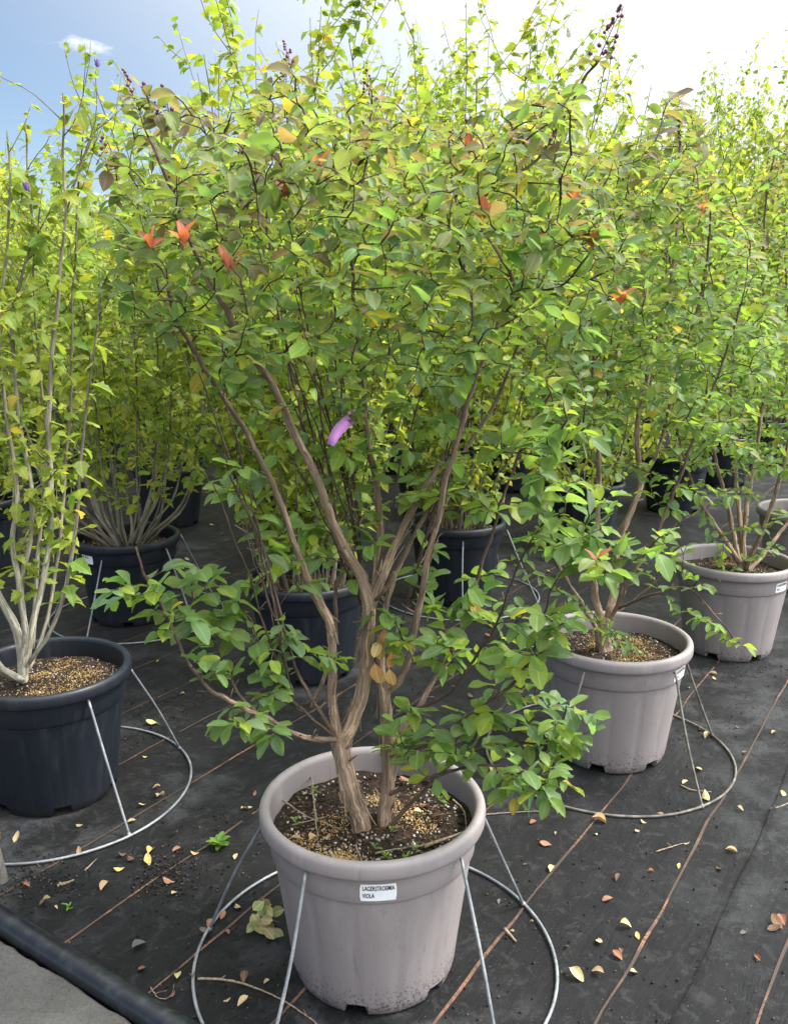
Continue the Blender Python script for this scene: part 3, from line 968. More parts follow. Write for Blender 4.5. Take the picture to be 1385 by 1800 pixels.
        for pn_ in getattr(self, 'panicles', []):
            link('flower_bud_cluster', pn_.mesh('flower_bud_cluster', 'berry', True, self.base), root)
        finish_foliage(root, self.lv.arrays(), n_obj, 'leaf', self.base, CRAPE_T if fine else CRAPE_F, seed, 'foliage' if n_obj else 'crown')
        return root
def in_poly(u, v, poly):
    c = False; n = len(poly)
    for i in range(n):
        (x0, y0), (x1, y1) = poly[i], poly[i - 1]
        if (y0 > v) != (y1 > v) and u < (x1 - x0) * (v - y0) / (y1 - y0) + x0: c = not c
    return c
def poly_targets(r, poly, n, y0, dmax, ucen, uhalf, vmin=None, bias=0.0):
    us = [p[0] for p in poly]; vs2 = [p[1] for p in poly]; out = []
    while len(out) < n:
        u, v = r.uniform(min(us), max(us)), r.uniform(min(vs2), max(vs2))
        if not in_poly(u, v, poly): continue
        w = max(0.25, 1 - ((u - ucen) / uhalf) ** 2) ** .5
        out.append(at_y(u, v, y0 + r.uniform(-1, 1) * dmax * w + bias))
    return out

P1 = np.array([-0.055, 2.125]); P2 = np.array([0.849, 3.31]); P3 = np.array([1.703, 4.40])
B1 = np.array([-1.228, 3.014]); B2 = np.array([-1.481, 4.887]); B3 = np.array([-0.41, 4.11]); B4 = np.array([0.369, 5.236])
Y1 = P1[1]
def tr(seq, y0=Y1):
    """traced pixels with depth offsets -> points"""
    return [at_y(u, v, y0 + d) for (u, v, d) in seq]
main = Crape((P1[0], P1[1], SOILZ), 21)
# ---- traced stems of the shrub in the front pot
main.stem(tr([(640, 1478, -.02), (628, 1425, -.02), (612, 1370, -.02), (600, 1315, -.02), (594, 1285, -.02)]), .033, .026, 16, .2, pool=.9)
main.stem(tr([(598, 1310, -.02), (585, 1250, -.03), (584, 1180, -.04), (580, 1100, -.05), (560, 1062, -.06), (535, 1000, -.08), (508, 930, -.10), (478, 850, -.12), (438, 770, -.13), (392, 692, -.15), (352, 636, -.16), (318, 580, -.18), (290, 500, -.2)]), .019, .006, 12, .18, pool=.6)
main.stem(tr([(600, 1308, -.02), (626, 1258, .0), (641, 1190, .01), (649, 1115, .01), (648, 1060, .02), (632, 1008, .02), (606, 965, .01), (580, 905, 0), (556, 838, -.02), (518, 760, -.05), (470, 662, -.08), (420, 592, -.1), (388, 528, -.12), (360, 478, -.13), (335, 420, -.14), (300, 330, -.15), (262, 240, -.16)]), .026, .0045, 14, .14, pool=.45)
main.stem(tr([(648, 1075, .02), (668, 1025, .03), (692, 965, .06), (722, 900, .09), (760, 838, .13), (792, 778, .17), (826, 660, .2), (830, 560, .24), (815, 450, .26), (800, 330, .3)]), .018, .005, 12, .2, pool=.5)
main.stem(tr([(650, 1065, .02), (662, 1000, .07), (668, 930, .12), (660, 850, .14), (646, 760, .16), (640, 690, .17), (628, 600, .18), (622, 520, .2), (620, 420, .22), (640, 300, .24), (655, 190, .26)]), .017, .0045, 12, .18, pool=.5)
main.stem(tr([(592, 1300, -.03), (560, 1298, -.10), (520, 1292, -.17), (478, 1268, -.22), (425, 1242, -.27), (372, 1210, -.31), (330, 1160, -.34), (298, 1095, -.36), (268, 1035, -.37), (250, 990, -.38), (240, 962, -.38)]), .0115, .0035, 9, .15, pool=.3)
main.stem(tr([(462, 1262, -.235), (425, 1225, -.23), (392, 1175, -.22), (372, 1120, -.21), (345, 1075, -.2), (335, 1030, -.2)]), .006, .0025, 7, .12, pool=.2)
main.stem(tr([(586, 1290, -.04), (550, 1232, -.09), (520, 1172, -.13), (498, 1095, -.16), (478, 1020, -.18), (450, 930, -.2), (418, 865, -.22), (395, 800, -.24)]), .0075, .003, 8, .15, pool=.3)
main.stem(tr([(584, 1292, -.05), (525, 1242, -.12), (485, 1200, -.16), (462, 1150, -.18), (440, 1090, -.2), (405, 1040, -.22)]), .0055, .002, 7, .12, pool=.3)
main.stem(tr([(548, 1245, .06), (580, 1170, .08), (590, 1090, .1), (592, 1030, .11), (600, 960, .13), (560, 850, .2), (530, 740, .25), (505, 620, .3), (480, 480, .33), (470, 360, .36), (500, 250, .36), (512, 170, .36)]), .009, .004, 8, .15, pool=.5)
main.stem(tr([(672, 1482, .0), (678, 1410, .0), (684, 1345, .01), (682, 1295, .02), (678, 1240, .02), (672, 1195, .02)]), .023, .019, 14, .2, pool=.9)
main.stem(tr([(674, 1215, .02), (692, 1206, .01), (712, 1172, -.01), (728, 1110, -.03), (742, 1030, -.05), (758, 955, -.06), (776, 880, -.06), (800, 785, -.05), (822, 700, -.04), (852, 620, -.02), (888, 545, 0), (905, 505, .02), (870, 440, .03), (845, 390, .05), (870, 320, .06), (935, 290, .06), (985, 215, .06), (1020, 150, .06), (1052, 100, .06)]), .014, .004, 11, .16, pool=.5)
main.stem(tr([(673, 1205, .02), (668, 1150, .05), (675, 1080, .08), (700, 1000, .12), (735, 930, .16), (780, 850, .2), (850, 740, .26), (900, 640, .3), (940, 520, .34), (960, 400, .36), (990, 300, .38)]), .014, .004, 10, .2, pool=.5)
main.stem(tr([(888, 548, 0), (925, 510, -.04), (985, 502, -.08), (1040, 440, -.1), (1055, 395, -.1)]), .006, .0025, 7, .1, pool=.2)
main.stem(tr([(684, 1335, .01), (735, 1312, -.06), (792, 1280, -.13), (850, 1242, -.18), (902, 1200, -.22), (935, 1150, -.25), (955, 1090, -.27), (965, 1040, -.28)]), .0105, .003, 9, .15, pool=.3)
main.stem(tr([(684, 1310, .02), (735, 1245, .05), (768, 1192, .08), (800, 1132, .11), (828, 1072, .13), (845, 1000, .15), (868, 930, .16), (890, 860, .17), (925, 760, .17), (985, 660, .16), (1030, 560, .15)]), .0125, .004, 10, .2, pool=.4)
main.stem(tr([(686, 1395, -.01), (738, 1372, -.1), (800, 1352, -.2), (860, 1345, -.28), (915, 1358, -.33), (955, 1380, -.36)]), .0085, .0025, 8, .15, pool=.35)
main.stem(tr([(676, 1462, 0), (712, 1422, -.03), (752, 1382, -.06), (802, 1335, -.1), (850, 1312, -.13), (905, 1300, -.17), (960, 1310, -.22), (985, 1280, -.26), (995, 1240, -.28)]), .009, .0025, 8, .15, pool=.4)
main.stem(tr([(735, 1245, .05), (790, 1218, .0), (835, 1160, -.05), (870, 1100, -.1), (905, 1010, -.15), (945, 930, -.2), (990, 900, -.24)]), .006, .0025, 7, .15, pool=.35)
main.stem(tr([(790, 800, .17), (860, 790, .05), (930, 800, -.06), (985, 800, -.14)]), .005, .002, 6, .1, pool=.3)
for k in range(24):        # slender shoots that rise among the main stems
    i = int(main.r.integers(len(main.nodes) // 6)); ok = np.where((main.nodes[:, 2] < 1.25) & (main.nodes[:, 2] > .75) & (np.hypot(main.nodes[:, 0] - P1[0], main.nodes[:, 1] - P1[1]) < .26))[0]
    A = main.nodes[ok[main.r.integers(len(ok))]]
    out = unit([A[0] - P1[0] + main.r.normal() * .12, A[1] - P1[1] + main.r.normal() * .12, 0]); hh = main.r.uniform(.4, .75)
    main.stem([A, A + out * .04 + np.array([0, 0, hh * .25]), A + out * .10 + np.array([0, 0, hh * .6]), A + out * .18 + np.array([0, 0, hh])], main.r.uniform(.004, .0065), .0018, 5, .12, pool=.2)
main.stem(tr([(655, 1075, 0), (640, 1110, -.03), (625, 1150, -.05), (618, 1172, -.06)]), .006, .0045, 8, .2, pool=1.0)   # broken stub
main.stem(tr([(660, 1055, 0), (680, 1030, -.03), (692, 1005, -.05)]), .0075, .006, 8, .3, pool=1.0)
main_poly = [(165, 490), (200, 410), (165, 330), (235, 275), (215, 185), (245, 160), (300, 200), (335, 235), (420, 250), (470, 220), (495, 150), (540, 190), (600, 215), (650, 160), (690, 215), (735, 290), (800, 240), (840, 240),
             (875, 265), (915, 190), (975, 150), (1020, 150), (1000, 235), (1010, 320), (1060, 370), (1115, 415), (1100, 510), (1060, 570), (1000, 640), (940, 690), (860, 640), (760, 690), (690, 640), (600, 670), (520, 640), (430, 660), (350, 620), (240, 590)]
low = [(270, 1040, -.38), (238, 1030, -.38), (300, 1075, -.36), (385, 1080, -.21), (425, 1085, -.2), (360, 1170, -.3), (400, 1175, -.24), (440, 1130, -.2), (390, 1262, -.28), (465, 1285, -.23), (475, 1225, -.18), (350, 1110, -.2), (480, 1180, -.16), (330, 1020, -.2),
       (440, 1030, -.2), (505, 1120, -.16), (560, 1150, -.13), (590, 850, .1), (598, 815, .1), (640, 800, .1), (690, 1085, -.04), (705, 1120, -.03), (640, 900, .1), (540, 930, .05), (480, 960, -.1), (450, 830, -.1), (520, 1000, -.05),
       (700, 1275, -.05), (742, 1268, -.1), (815, 1330, -.2), (870, 1310, -.15), (905, 1225, -.2), (945, 1150, -.26), (905, 1095, -.1), (985, 1080, -.28), (955, 1110, -.28), (965, 1300, -.24), (1000, 1310, -.24), (945, 1385, -.36), (905, 1370, -.34), (965, 1350, -.36), (870, 1360, -.3), (820, 1262, -.15), (862, 1195, -.18),
       (775, 1120, .08), (825, 1020, .13), (835, 1070, .13), (1020, 1250, -.29), (790, 1090, .1), (880, 1150, -.1), (760, 1160, .07), (720, 1340, -.08), (780, 1310, -.14), (930, 1270, -.2),
       (745, 1000, 0), (780, 815, 0), (720, 800, .12), (800, 850, .05), (985, 790, -.15), (930, 840, -.08), (955, 925, -.2), (1005, 945, -.26), (1055, 930, -.26), (1085, 960, -.28), (1010, 990, -.27), (1140, 965, -.3), (930, 770, -.07), (880, 760, .0), (1000, 850, -.18), (860, 900, .1), (1020, 760, -.12),
       (690, 880, .12), (560, 790, .1), (500, 750, .1), (620, 730, .15), (700, 720, .15), (440, 700, -.1), (380, 660, -.16), (760, 740, .1), (650, 960, .03), (735, 870, .05), (830, 700, .05), (600, 700, .1), (400, 860, -.22), (970, 720, .1)]
low_t = []
for (u, v, d) in low:
    low_t += [(u, v, d), (u + main.r.normal() * 26, v + main.r.normal() * 20, d + main.r.normal() * .04)]
    for _ in range(2): low_t.append((u + main.r.normal() * 34, v + main.r.normal() * 26, d + main.r.normal() * .05))
main.crown(tr(low_t), size=(.042, .072), zr=(.6, 2.25), dens=.027)
main.crown(poly_targets(main.r, main_poly, 680, Y1, .46, 640, 520), size=(.030, .060), zr=(.6, 2.25))
up_t = []
for k in range(95):
    u = main.r.uniform(190, 1040); top_v = np.interp(u, [190, 250, 400, 500, 600, 650, 740, 820, 900, 960, 1040], [250, 140, 200, 110, 170, 130, 220, 190, 190, 130, 240])
    up_t.append((u, top_v + abs(main.r.normal()) * 60, main.r.normal() * .22))
main.crown(tr(up_t), size=(.026, .052), zr=(.6, 2.15), dens=.036, up=.3)
for (u, v, d) in [(850, 350, -.1), (1040, 400, -.14), (935, 410, -.15), (1092, 500, -.12), (402, 440, -.3), (265, 405, -.2), (556, 268, -.2), (325, 395, -.3), (825, 235, .1), (1010, 330, .1), (505, 315, -.1), (1047, 960, -.3)]:
    main.red_shoot(at_y(u, v + 25, Y1 + d - .12), 2 if v > 900 else 5, .042)
for (u, v, d, h, n, ln) in [(1050, 108, .05, .11, 20, (.25, 0, 1)), (500, 185, .3, .12, 16, (.1, 0, 1)), (512, 120, .33, .06, 9, (0, 0, 1)), (655, 200, .2, .09, 14, (0, 0, 1)), (236, 172, -.15, .05, 8, (-.3, 0, 1)), (302, 215, -.1, .07, 13, (0, 0, 1)), (270, 205, -.1, .06, 8, (-.2, 0, 1)), (820, 262, .2, .06, 9, (0, 0, 1)), (800, 260, .2, .05, 9, (-.3, 0, 1)),
                            (430, 300, .0, .06, 10, (0, 0, 1)), (190, 300, -.1, .06, 9, (-.2, 0, 1)), (435, 372, -.3, .05, 8, (0, 0, 1))]:
    main.panicle(at_y(u, v, Y1 + d), h, n, ln)
main_root = main.finish('bushy crape myrtle with bronze top leaves, purple ribbon and peeling stems in front taupe pot', 300, 1)
# dried curled leaves caught in the stems, and peeling strips of bark
dl = Leaves()
for k in range(9):
    u, v = 678 + rng.normal() * 12, 1105 + 10 * k
    dl.add(at_y(u, v, Y1 - .03 + rng.normal() * .01), unit([rng.normal() * .6, -.3, -.8 + rng.normal() * .4]), unit([rng.normal() * .5, -1, .3]), rng.uniform(.03, .05), pick(rng, [(.50, .34, .14), (.42, .24, .09), (.55, .42, .20)]), 1.1)
leaf_objects(main_root, dl.arrays(), np.arange(9), 'dry', main.base, 'dried_leaf')
mb = MB()
for st_ in (0, 1, 2, 10, 11, 3):
    vv = np.concatenate(main.stems[st_].v); nr, sd = main.rings[st_]
    for q in range(34 if st_ in (0, 10) else 26):
        i = int(rng.integers(1, max(2, int(nr * (.9 if st_ in (0, 10) else .35))))); k = int(rng.integers(0, sd))
        cen = vv[i * sd:(i + 1) * sd].mean(0)
        i2 = min(nr - 2, i + int(rng.integers(2, 5)))
        cen2 = vv[i2 * sd:(i2 + 1) * sd].mean(0)
        nrm = unit(vv[i * sd + k] - cen); ax = unit(cen2 - cen); sdv = np.cross(ax, nrm); rad = np.linalg.norm(vv[i * sd + k] - cen)
        Ln = rng.uniform(.02, .075); wd = rng.uniform(.002, .0045)
        V = []
        for j in range(5):
            t = j / 4
            lift = rad + .001 + .008 * t ** 2 * rng.uniform(.4, 1.6)
            c = cen + ax * (t - .3) * Ln * (1 if q % 2 else -1) + nrm * lift
            V += [c - sdv * wd * (1 - t * .7), c + nrm * .0012, c + sdv * wd * (1 - t * .7)]
        mb.add(V, [(j * 3 + a, j * 3 + a + 1, j * 3 + a + 4, j * 3 + a + 3) for j in range(4) for a in (0, 1)], np.array([.26, .19, .14]) * rng.uniform(.7, 1.5))
link('peeling_bark', mb.mesh('peeling_bark', 'grain', False, main.base), main_root, kind='stuff')

# ---- second crape myrtle
Y2 = P2[1]
s2 = Crape((P2[0], P2[1], SOILZ), 33)
def t2(seq): return tr(seq, Y2)
s2.stem(t2([(1066, 1170, 0), (1060, 1130, 0), (1058, 1100, 0), (1062, 1085, 0)]), .040, .032, 14, .25, pool=.9)
s2.stem(t2([(1058, 1105, 0), (1045, 1040, -.03), (1040, 980, -.05), (1050, 900, -.08), (1052, 830, -.1), (1045, 720, -.1), (1040, 600, -.12), (1020, 480, -.15), (1000, 400, -.15)]), .022, .006, 10, .2, pool=.5)
s2.stem(t2([(1066, 1100, 0), (1080, 1040, .02), (1082, 990, .04), (1095, 930, .06), (1125, 850, .1), (1118, 760, .12), (1140, 650, .14), (1175, 520, .15), (1190, 400, .15), (1195, 280, .15), (1190, 170, .15)]), .022, .006, 10, .2, pool=.5)
s2.stem(t2([(1125, 850, .1), (1160, 780, .08), (1190, 660, .05), (1225, 540, .02), (1245, 430, 0), (1250, 320, 0)]), .013, .005, 8, .2, pool=.3)
s2.stem(t2([(1050, 1110, 0), (1020, 1060, -.08), (985, 1000, -.14), (960, 920, -.2), (950, 820, -.22), (955, 700, -.22), (965, 580, -.22)]), .014, .005, 8, .2, pool=.5)
s2.stem(t2([(1072, 1090, 0), (1105, 1020, -.1), (1140, 960, -.16), (1175, 890, -.2), (1215, 780, -.24), (1260, 660, -.26), (1300, 540, -.26)]), .014, .005, 8, .2, pool=.5)
s2.stem(t2([(1080, 1070, -.02), (1120, 1055, -.15), (1160, 1040, -.22), (1210, 1035, -.26), (1255, 1080, -.3), (1292, 1130, -.32)]), .009, .003, 7, .15, pool=.4)
s2.stem(t2([(1060, 1000, .05), (1050, 850, .15), (1070, 700, .22), (1100, 520, .26), (1110, 380, .26), (1090, 300, .26)]), .014, .005, 8, .2, pool=.4)
poly2 = [(945, 760), (930, 620), (950, 470), (985, 360), (1040, 290), (1110, 250), (1150, 200), (1190, 150), (1225, 190), (1240, 270), (1290, 340), (1345, 460), (1370, 600), (1330, 720), (1240, 780), (1150, 760), (1050, 780)]
low2 = [(1200, 1075, -.28), (1235, 1090, -.3), (1285, 1125, -.32), (1150, 1020, -.2), (1220, 1020, -.28), (1170, 890, -.18), (1150, 830, -.1), (1210, 860, -.2), (1120, 830, .0), (960, 900, -.2), (975, 960, -.18), (1000, 870, -.1), (945, 960, -.2), (1060, 820, -.1), (1260, 860, -.2), (1190, 800, -.1), (1290, 780, -.2), (980, 1040, -.12), (1090, 1130, -.15), (1075, 1110, -.18), (920, 1000, -.22), (1010, 920, -.1), (1180, 950, -.2)]
s2.crown(t2(low2 + [(u + 25, v + 12, d - .05) for u, v, d in low2] + [(u - 22, v - 14, d + .04) for u, v, d in low2]), size=(.036, .064), zr=(.5, 2.3), dens=.03)
s2.crown(poly_targets(s2.r, poly2, 640, Y2, .6, 1140, 260), size=(.036, .066), zr=(.5, 2.4), dens=.03)
for (u, v, d) in [(1150, 330, -.2), (1235, 370, -.2), (1040, 420, -.3)]:
    s2.red_shoot(at_y(u, v, Y2 + d), 4, .045)
for (u, v, d) in [(1130, 520, -.5), (1170, 480, -.4), (1310, 430, .1), (1000, 420, -.2)]:
    s2.panicle(at_y(u, v, Y2 + d), .07, 9)
s2.finish('crape myrtle with brown stems in the second taupe pot, bronze shoot above', 220, 2)

# ---- third, further along the same row
Y3 = P3[1]
s3 = Crape((P3[0], P3[1], SOILZ), 44)
def t3(seq): return tr(seq, Y3)
for sq in ([(1300, 1000, 0), (1280, 900, 0), (1255, 800, -.05), (1240, 680, -.1), (1235, 560, -.1), (1240, 440, -.1)], [(1305, 1000, 0), (1310, 900, .05), (1330, 780, .1), (1345, 650, .1), (1340, 500, .1), (1345, 360, .1), (1360, 270, .1)],
           [(1310, 1000, 0), (1345, 920, -.1), (1375, 820, -.15), (1400, 700, -.15), (1420, 560, -.15), (1430, 420, -.1)], [(1300, 990, 0), (1260, 930, -.15), (1225, 870, -.2), (1195, 780, -.25), (1180, 680, -.25)],
           [(1305, 990, 0), (1295, 860, .15), (1285, 700, .25), (1290, 540, .3), (1300, 420, .3)], [(1312, 1005, 0), (1360, 950, .1), (1420, 850, .15), (1460, 700, .2)]):
    s3.stem(t3(sq), .020, .005, 8, .2, pool=.4)
poly3 = [(1190, 800), (1170, 680), (1190, 540), (1210, 430), (1260, 380), (1310, 330), (1350, 280), (1380, 230), (1420, 300), (1500, 420), (1530, 600), (1500, 760), (1400, 830), (1300, 860)]
s3.crown(t3([(1270, 880, -.2), (1230, 900, -.2), (1290, 930, -.2), (1250, 950, -.25), (1340, 930, -.2), (1330, 870, -.2), (1290, 1000, -.2), (1260, 1010, -.22), (1370, 900, -.1), (1365, 960, -.15), (1200, 850, -.25), (1215, 800, -.2)]), size=(.045, .06), zr=(.5, 2.4), dens=.03)
s3.crown(poly_targets(s3.r, poly3, 460, Y3, .6, 1350, 220), size=(.038, .068), zr=(.5, 2.5), dens=.033)
for (u, v, d) in [(1355, 300, 0), (1375, 290, 0), (1300, 400, -.2)]:
    s3.panicle(at_y(u, v, Y3 + d), .10, 12)
s3.finish('crape myrtle in the third taupe pot along the row', 100, 3, fine=False)

# ---- generic crape myrtle for the rest of that row
def generic_crape(seed):
    c = Crape((0, 0, SOILZ), seed); r = c.r
    for k in range(8):
        a = k * 2 * math.pi / 8 + r.normal() * .25; s = r.uniform(.25, .6); hh = r.uniform(1.5, 1.9)
        c.stem([np.array([math.cos(a) * q * s + .02 * math.cos(a), math.sin(a) * q * s + .02 * math.sin(a), SOILZ - .02 + hh * t]) for t, q in ((0, 0), (.15, .14), (.35, .36), (.6, .62), (.8, .85), (1, 1.05))], .019, .005, 7, .18, pool=.35)
    T = []
    while len(T) < 380:
        p = r.uniform(-1, 1, 3)
        if p @ p < 1: T.append(np.array([0, 0, 1.55]) + p * np.array([.72, .72, .85]))
    c.crown(T, size=(.045, .064), zr=(.5, 2.4), dens=.034)
    for k in range(5):
        a = r.uniform(0, 6.28); c.panicle([math.cos(a) * .4, math.sin(a) * .4, 2.2 + r.uniform(0, .2)], .09, 10)
    return c

# ------------------------------------------------------------------ hibiscus
HG = [(0.27, 0.355, 0.06), (0.32, 0.39, 0.065), (0.36, 0.42, 0.07), (0.23, 0.325, 0.06), (0.29, 0.36, 0.08), (0.20, 0.30, 0.065)]
class Hib:
    def __init__(self, base, seed, dark=1.0):
        self.base = np.array(base, float); self.r = np.random.default_rng(seed); self.stems = []; self.shoots = MB(); self.lv = Leaves(); self.buds = []; self.dark = dark
    def bark(self, rad):
        t = min(1.0, max(0.0, (rad - .003) / .008))
        return (np.array([.19, .165, .12]) * (1 - t) + np.array([.40, .385, .325]) * t) * self.dark
    def leafy(self, P, s_from, gap, size, droop=.25):
        r = self.r
        seg = np.linalg.norm(np.diff(P, axis=0), axis=1); cum = np.concatenate([[0], np.cumsum(seg)]); tot = cum[-1]
        a = r.uniform(0, 6.28); s = s_from
        while s < tot:
            p = np.array([np.interp(s, cum, P[:, k]) for k in range(3)])
            a += 2.4 + r.normal() * .3
            out = np.array([math.cos(a), math.sin(a), 0])
            for q in range(1 if r.random() < .62 else 2):
                d = unit(out + np.array([0, 0, r.uniform(-.5, .35) - droop * .3]) + rvec(r, .25))
                nn = unit(np.array([0, 0, .9]) + .35 * out + rvec(r, .38))
                sz = r.uniform(*size) * (0.62 if s > tot - .10 else 1)
                u = r.random()
                c = pick(r, [(.50, .40, .06), (.46, .42, .06)]) if u < .012 else pick(r, HG)
                self.lv.add(p, d, nn, sz, c, r.uniform(.85, 1.15))
            s += gap * r.uniform(.5, 1.5)
    def stem(self, pts, r0, r1, zleaf=.75, nsh=5, gap=.034, size=(.056, .086), shoot=(.2, .55), sides=8, rough=.1):
        r = self.r; n = len(pts)
        P, rr = resample(pts, np.linspace(r0, r1, n), .035)
        P = P + np.array([[mnoise.noise((i * .2, len(self.stems) * 4.4, k * 3.1)) * .008 for k in range(3)] for i in range(len(P))]) * np.minimum(1, np.arange(len(P)) / 5)[:, None]
        rr = rr * np.array([1 + .12 * mnoise.noise((i * .5, len(self.stems) * 7.1, 2)) for i in range(len(P))])
        mb = MB(); tube(mb, P, rr * .78, sides, rough=rough, colfn=self.bark); self.stems.append(mb)
        cum = np.concatenate([[0], np.cumsum(np.linalg.norm(np.diff(P, axis=0), axis=1))])
        zi = np.where(P[:, 2] > zleaf)[0]
        if not len(zi): return P
        self.leafy(P, cum[zi[0]], gap, size)
        for k in range(nsh):
            i = int(zi[0] + (len(P) - zi[0]) * r.random() ** .62)
            if i >= len(P) - 2: i = max(0, len(P) - 3)
            L = r.uniform(*shoot); a = r.uniform(0, 6.28)
            d0 = unit(unit(P[min(i + 1, len(P) - 1)] - P[i - 1]) * .45 + np.array([math.cos(a), math.sin(a), .25]) * .75)
            Q = [P[i]]
            for q in range(6):
                d0 = unit(d0 + np.array([0, 0, .11]) + rvec(r, .12)); Q.append(Q[-1] + d0 * L / 6)
            Q = np.array(Q)
            tube(self.shoots, Q, np.linspace(max(.0018, rr[i] * .45), .0011, len(Q)), 4, colfn=self.bark)
            self.leafy(Q, .05, gap * .9, (size[0] * .7, size[1] * .9))
            if L > .3:                                  # a side twig off the shoot
                e0 = unit(d0 + rvec(r, .6)); q0 = Q[3]; Q2 = [q0]
                for q in range(4):
                    e0 = unit(e0 + np.array([0, 0, .1]) + rvec(r, .12)); Q2.append(Q2[-1] + e0 * L * .12)
                Q2 = np.array(Q2); tube(self.shoots, Q2, np.linspace(.0015, .0009, 5), 4, colfn=self.bark)
                self.leafy(Q2, .03, gap * .8, (size[0] * .55, size[1] * .75))
        return P
    def bud(self, p, col='petal', s=.03):
        mb = MB(); r = self.r; p = np.asarray(p, float)
        for k in range(5):
            a = k * 1.257; o = np.array([math.cos(a), math.sin(a), 0]); t_ = np.array([-math.sin(a), math.cos(a), 0]); V = []
            for t in (0, .3, .65, 1):
                w = s * .5 * math.sin(math.pi * min(.9, t + .12)); c = p + np.array([0, 0, s * 1.5 * t]) + o * s * (.12 + .42 * t)
                V += [c - t_ * w, c + o * .002, c + t_ * w]
            mb.add(V, [(j * 3 + q, j * 3 + q + 1, j * 3 + q + 4, j * 3 + q + 3) for j in range(3) for q in (0, 1)])
        self.buds.append((mb, col))
    def finish(self, label, n_obj, seed, group=None, joined=False):
        root = link('hibiscus_shrub', None, loc=self.base)
        tag(root, label, 'shrub', group)
        if joined:
            mb = MB()
            for s in self.stems + [self.shoots]:
                mb.f += [tuple(i + mb.n for i in q) for q in s.f]
                mb.v += s.v; mb.c += s.c; mb.s += s.s; mb.n += s.n
            link('trunk', mb.mesh('trunk', 'hbark', True, self.base), root)
        else:
            for s in self.stems:
                link('stem', s.mesh('stem', 'hbark', True, self.base), root)
            link('shoots', self.shoots.mesh('shoots', 'hbark', True, self.base), root, kind='stuff')
        for b, cname in self.buds:
            link('flower', b.mesh('flower', cname, True, self.base), root)
        finish_foliage(root, self.lv.arrays(), n_obj, 'hleaf', self.base, HIB_T, seed, 'foliage' if n_obj else 'crown')
        return root
def vase(h, n, rb, spread, hh, r0, zleaf, nsh, gap, base_flare=0.25, size=(.055, .085), shoot=(.22, .62), r1=.0025):
    r = h.r
    for k in range(n):
        a = k * 2.39996 + r.normal() * .2; q = math.sqrt((k + .5) / n)
        b = h.base + np.array([math.cos(a) * rb * q, math.sin(a) * rb * q, -.02])
        s = spread * (.35 + .75 * q) * r.uniform(.8, 1.15); ht = hh * r.uniform(.74, 1.02) * (1.05 - .15 * q)
        o = np.array([math.cos(a), math.sin(a), 0])
        pts = [b]
        for t, e in ((.06, base_flare * .35), (.16, base_flare), (.35, max(.42, base_flare + .14)), (.6, max(.66, base_flare + .26)), (.82, .86), (1, 1.0)):
            pts.append(b + o * s * e + np.array([0, 0, ht * t]) + rvec(r, .012) * np.array([1, 1, 0]))
        h.stem(pts, r0 * r.uniform(.75, 1.2), r1, zleaf, nsh, gap, size, shoot)

# ---- hibiscus in the front navy pot, pale straight stems
hY = B1[1]
h1 = Hib((B1[0], B1[1], SOILZ), 51, 1.2)
def th(seq): return tr(seq, hY)
h1.stem(th([(42, 1215, 0), (40, 1175, 0), (36, 1130, 0), (26, 1090, .0), (-5, 1040, .02), (-30, 980, .03), (-50, 850, .05), (-60, 700, .05), (-70, 520, .05), (-60, 350, .05)]), .026, .004, .9, 6, gap=.037, size=(.045, .082), shoot=(.12, .34), sides=10)
h1.stem(th([(38, 1180, 0), (45, 1110, -.02), (36, 1040, -.03), (25, 960, -.03), (30, 890, -.03), (24, 800, -.03), (6, 700, -.03), (0, 600, -.03), (10, 450, -.03), (20, 330, -.03), (15, 230, -.03)]), .015, .003, .75, 7, gap=.037, size=(.045, .082), shoot=(.12, .34))
h1.stem(th([(46, 1170, 0), (62, 1085, .02), (80, 1000, .03), (90, 900, .03), (88, 800, .03), (87, 700, .03), (95, 600, .03), (105, 480, .03), (115, 380, .03), (112, 260, .03), (110, 165, .03)]), .016, .0035, .75, 7, gap=.037, size=(.045, .082), shoot=(.12, .34))
h1.stem(th([(52, 1165, 0), (92, 1105, -.03), (116, 1030, -.06), (130, 950, -.08), (140, 850, -.1), (148, 770, -.1), (160, 650, -.1), (175, 520, -.1), (170, 400, -.1)]), .011, .003, .7, 7, gap=.037, size=(.045, .082), shoot=(.12, .34))
h1.stem(th([(44, 1130, .02), (40, 1020, .06), (56, 930, .08), (52, 830, .1), (30, 700, .1), (22, 560, .1), (40, 480, .1), (58, 400, .1), (48, 280, .1), (42, 215, .1)]), .013, .003, .8, 7, gap=.037, size=(.045, .082), shoot=(.12, .34))
h1.stem(th([(58, 1140, .03), (66, 1000, .1), (74, 900, .13), (82, 780, .15), (70, 640, .16), (60, 480, .16), (75, 330, .16)]), .011, .003, .8, 6, gap=.037, size=(.045, .082), shoot=(.12, .34))
h1.stem(th([(40, 1195, -.02), (18, 1185, -.06), (-8, 1160, -.1), (-20, 1080, -.12), (-25, 950, -.12), (-30, 780, -.12), (-25, 600, -.12), (-40, 430, -.12)]), .018, .004, .8, 6, gap=.037, size=(.045, .082), shoot=(.12, .34), sides=10)
h1.stem(th([(50, 1180, .04), (75, 1120, .1), (100, 1000, .15), (115, 850, .18), (125, 680, .2), (130, 500, .22), (140, 330, .22), (150, 220, .22)]), .010, .003, .8, 7, gap=.037, size=(.045, .082), shoot=(.12, .34))
h1.stem(th([(115, 380, .03), (140, 300, .05), (165, 230, .06), (130, 150, .06), (112, 75, .06)]), .004, .0012, 5, 0)
h1.stem(th([(140, 300, .05), (165, 210, .06), (168, 120, .06)]), .003, .0012, 5, 0)
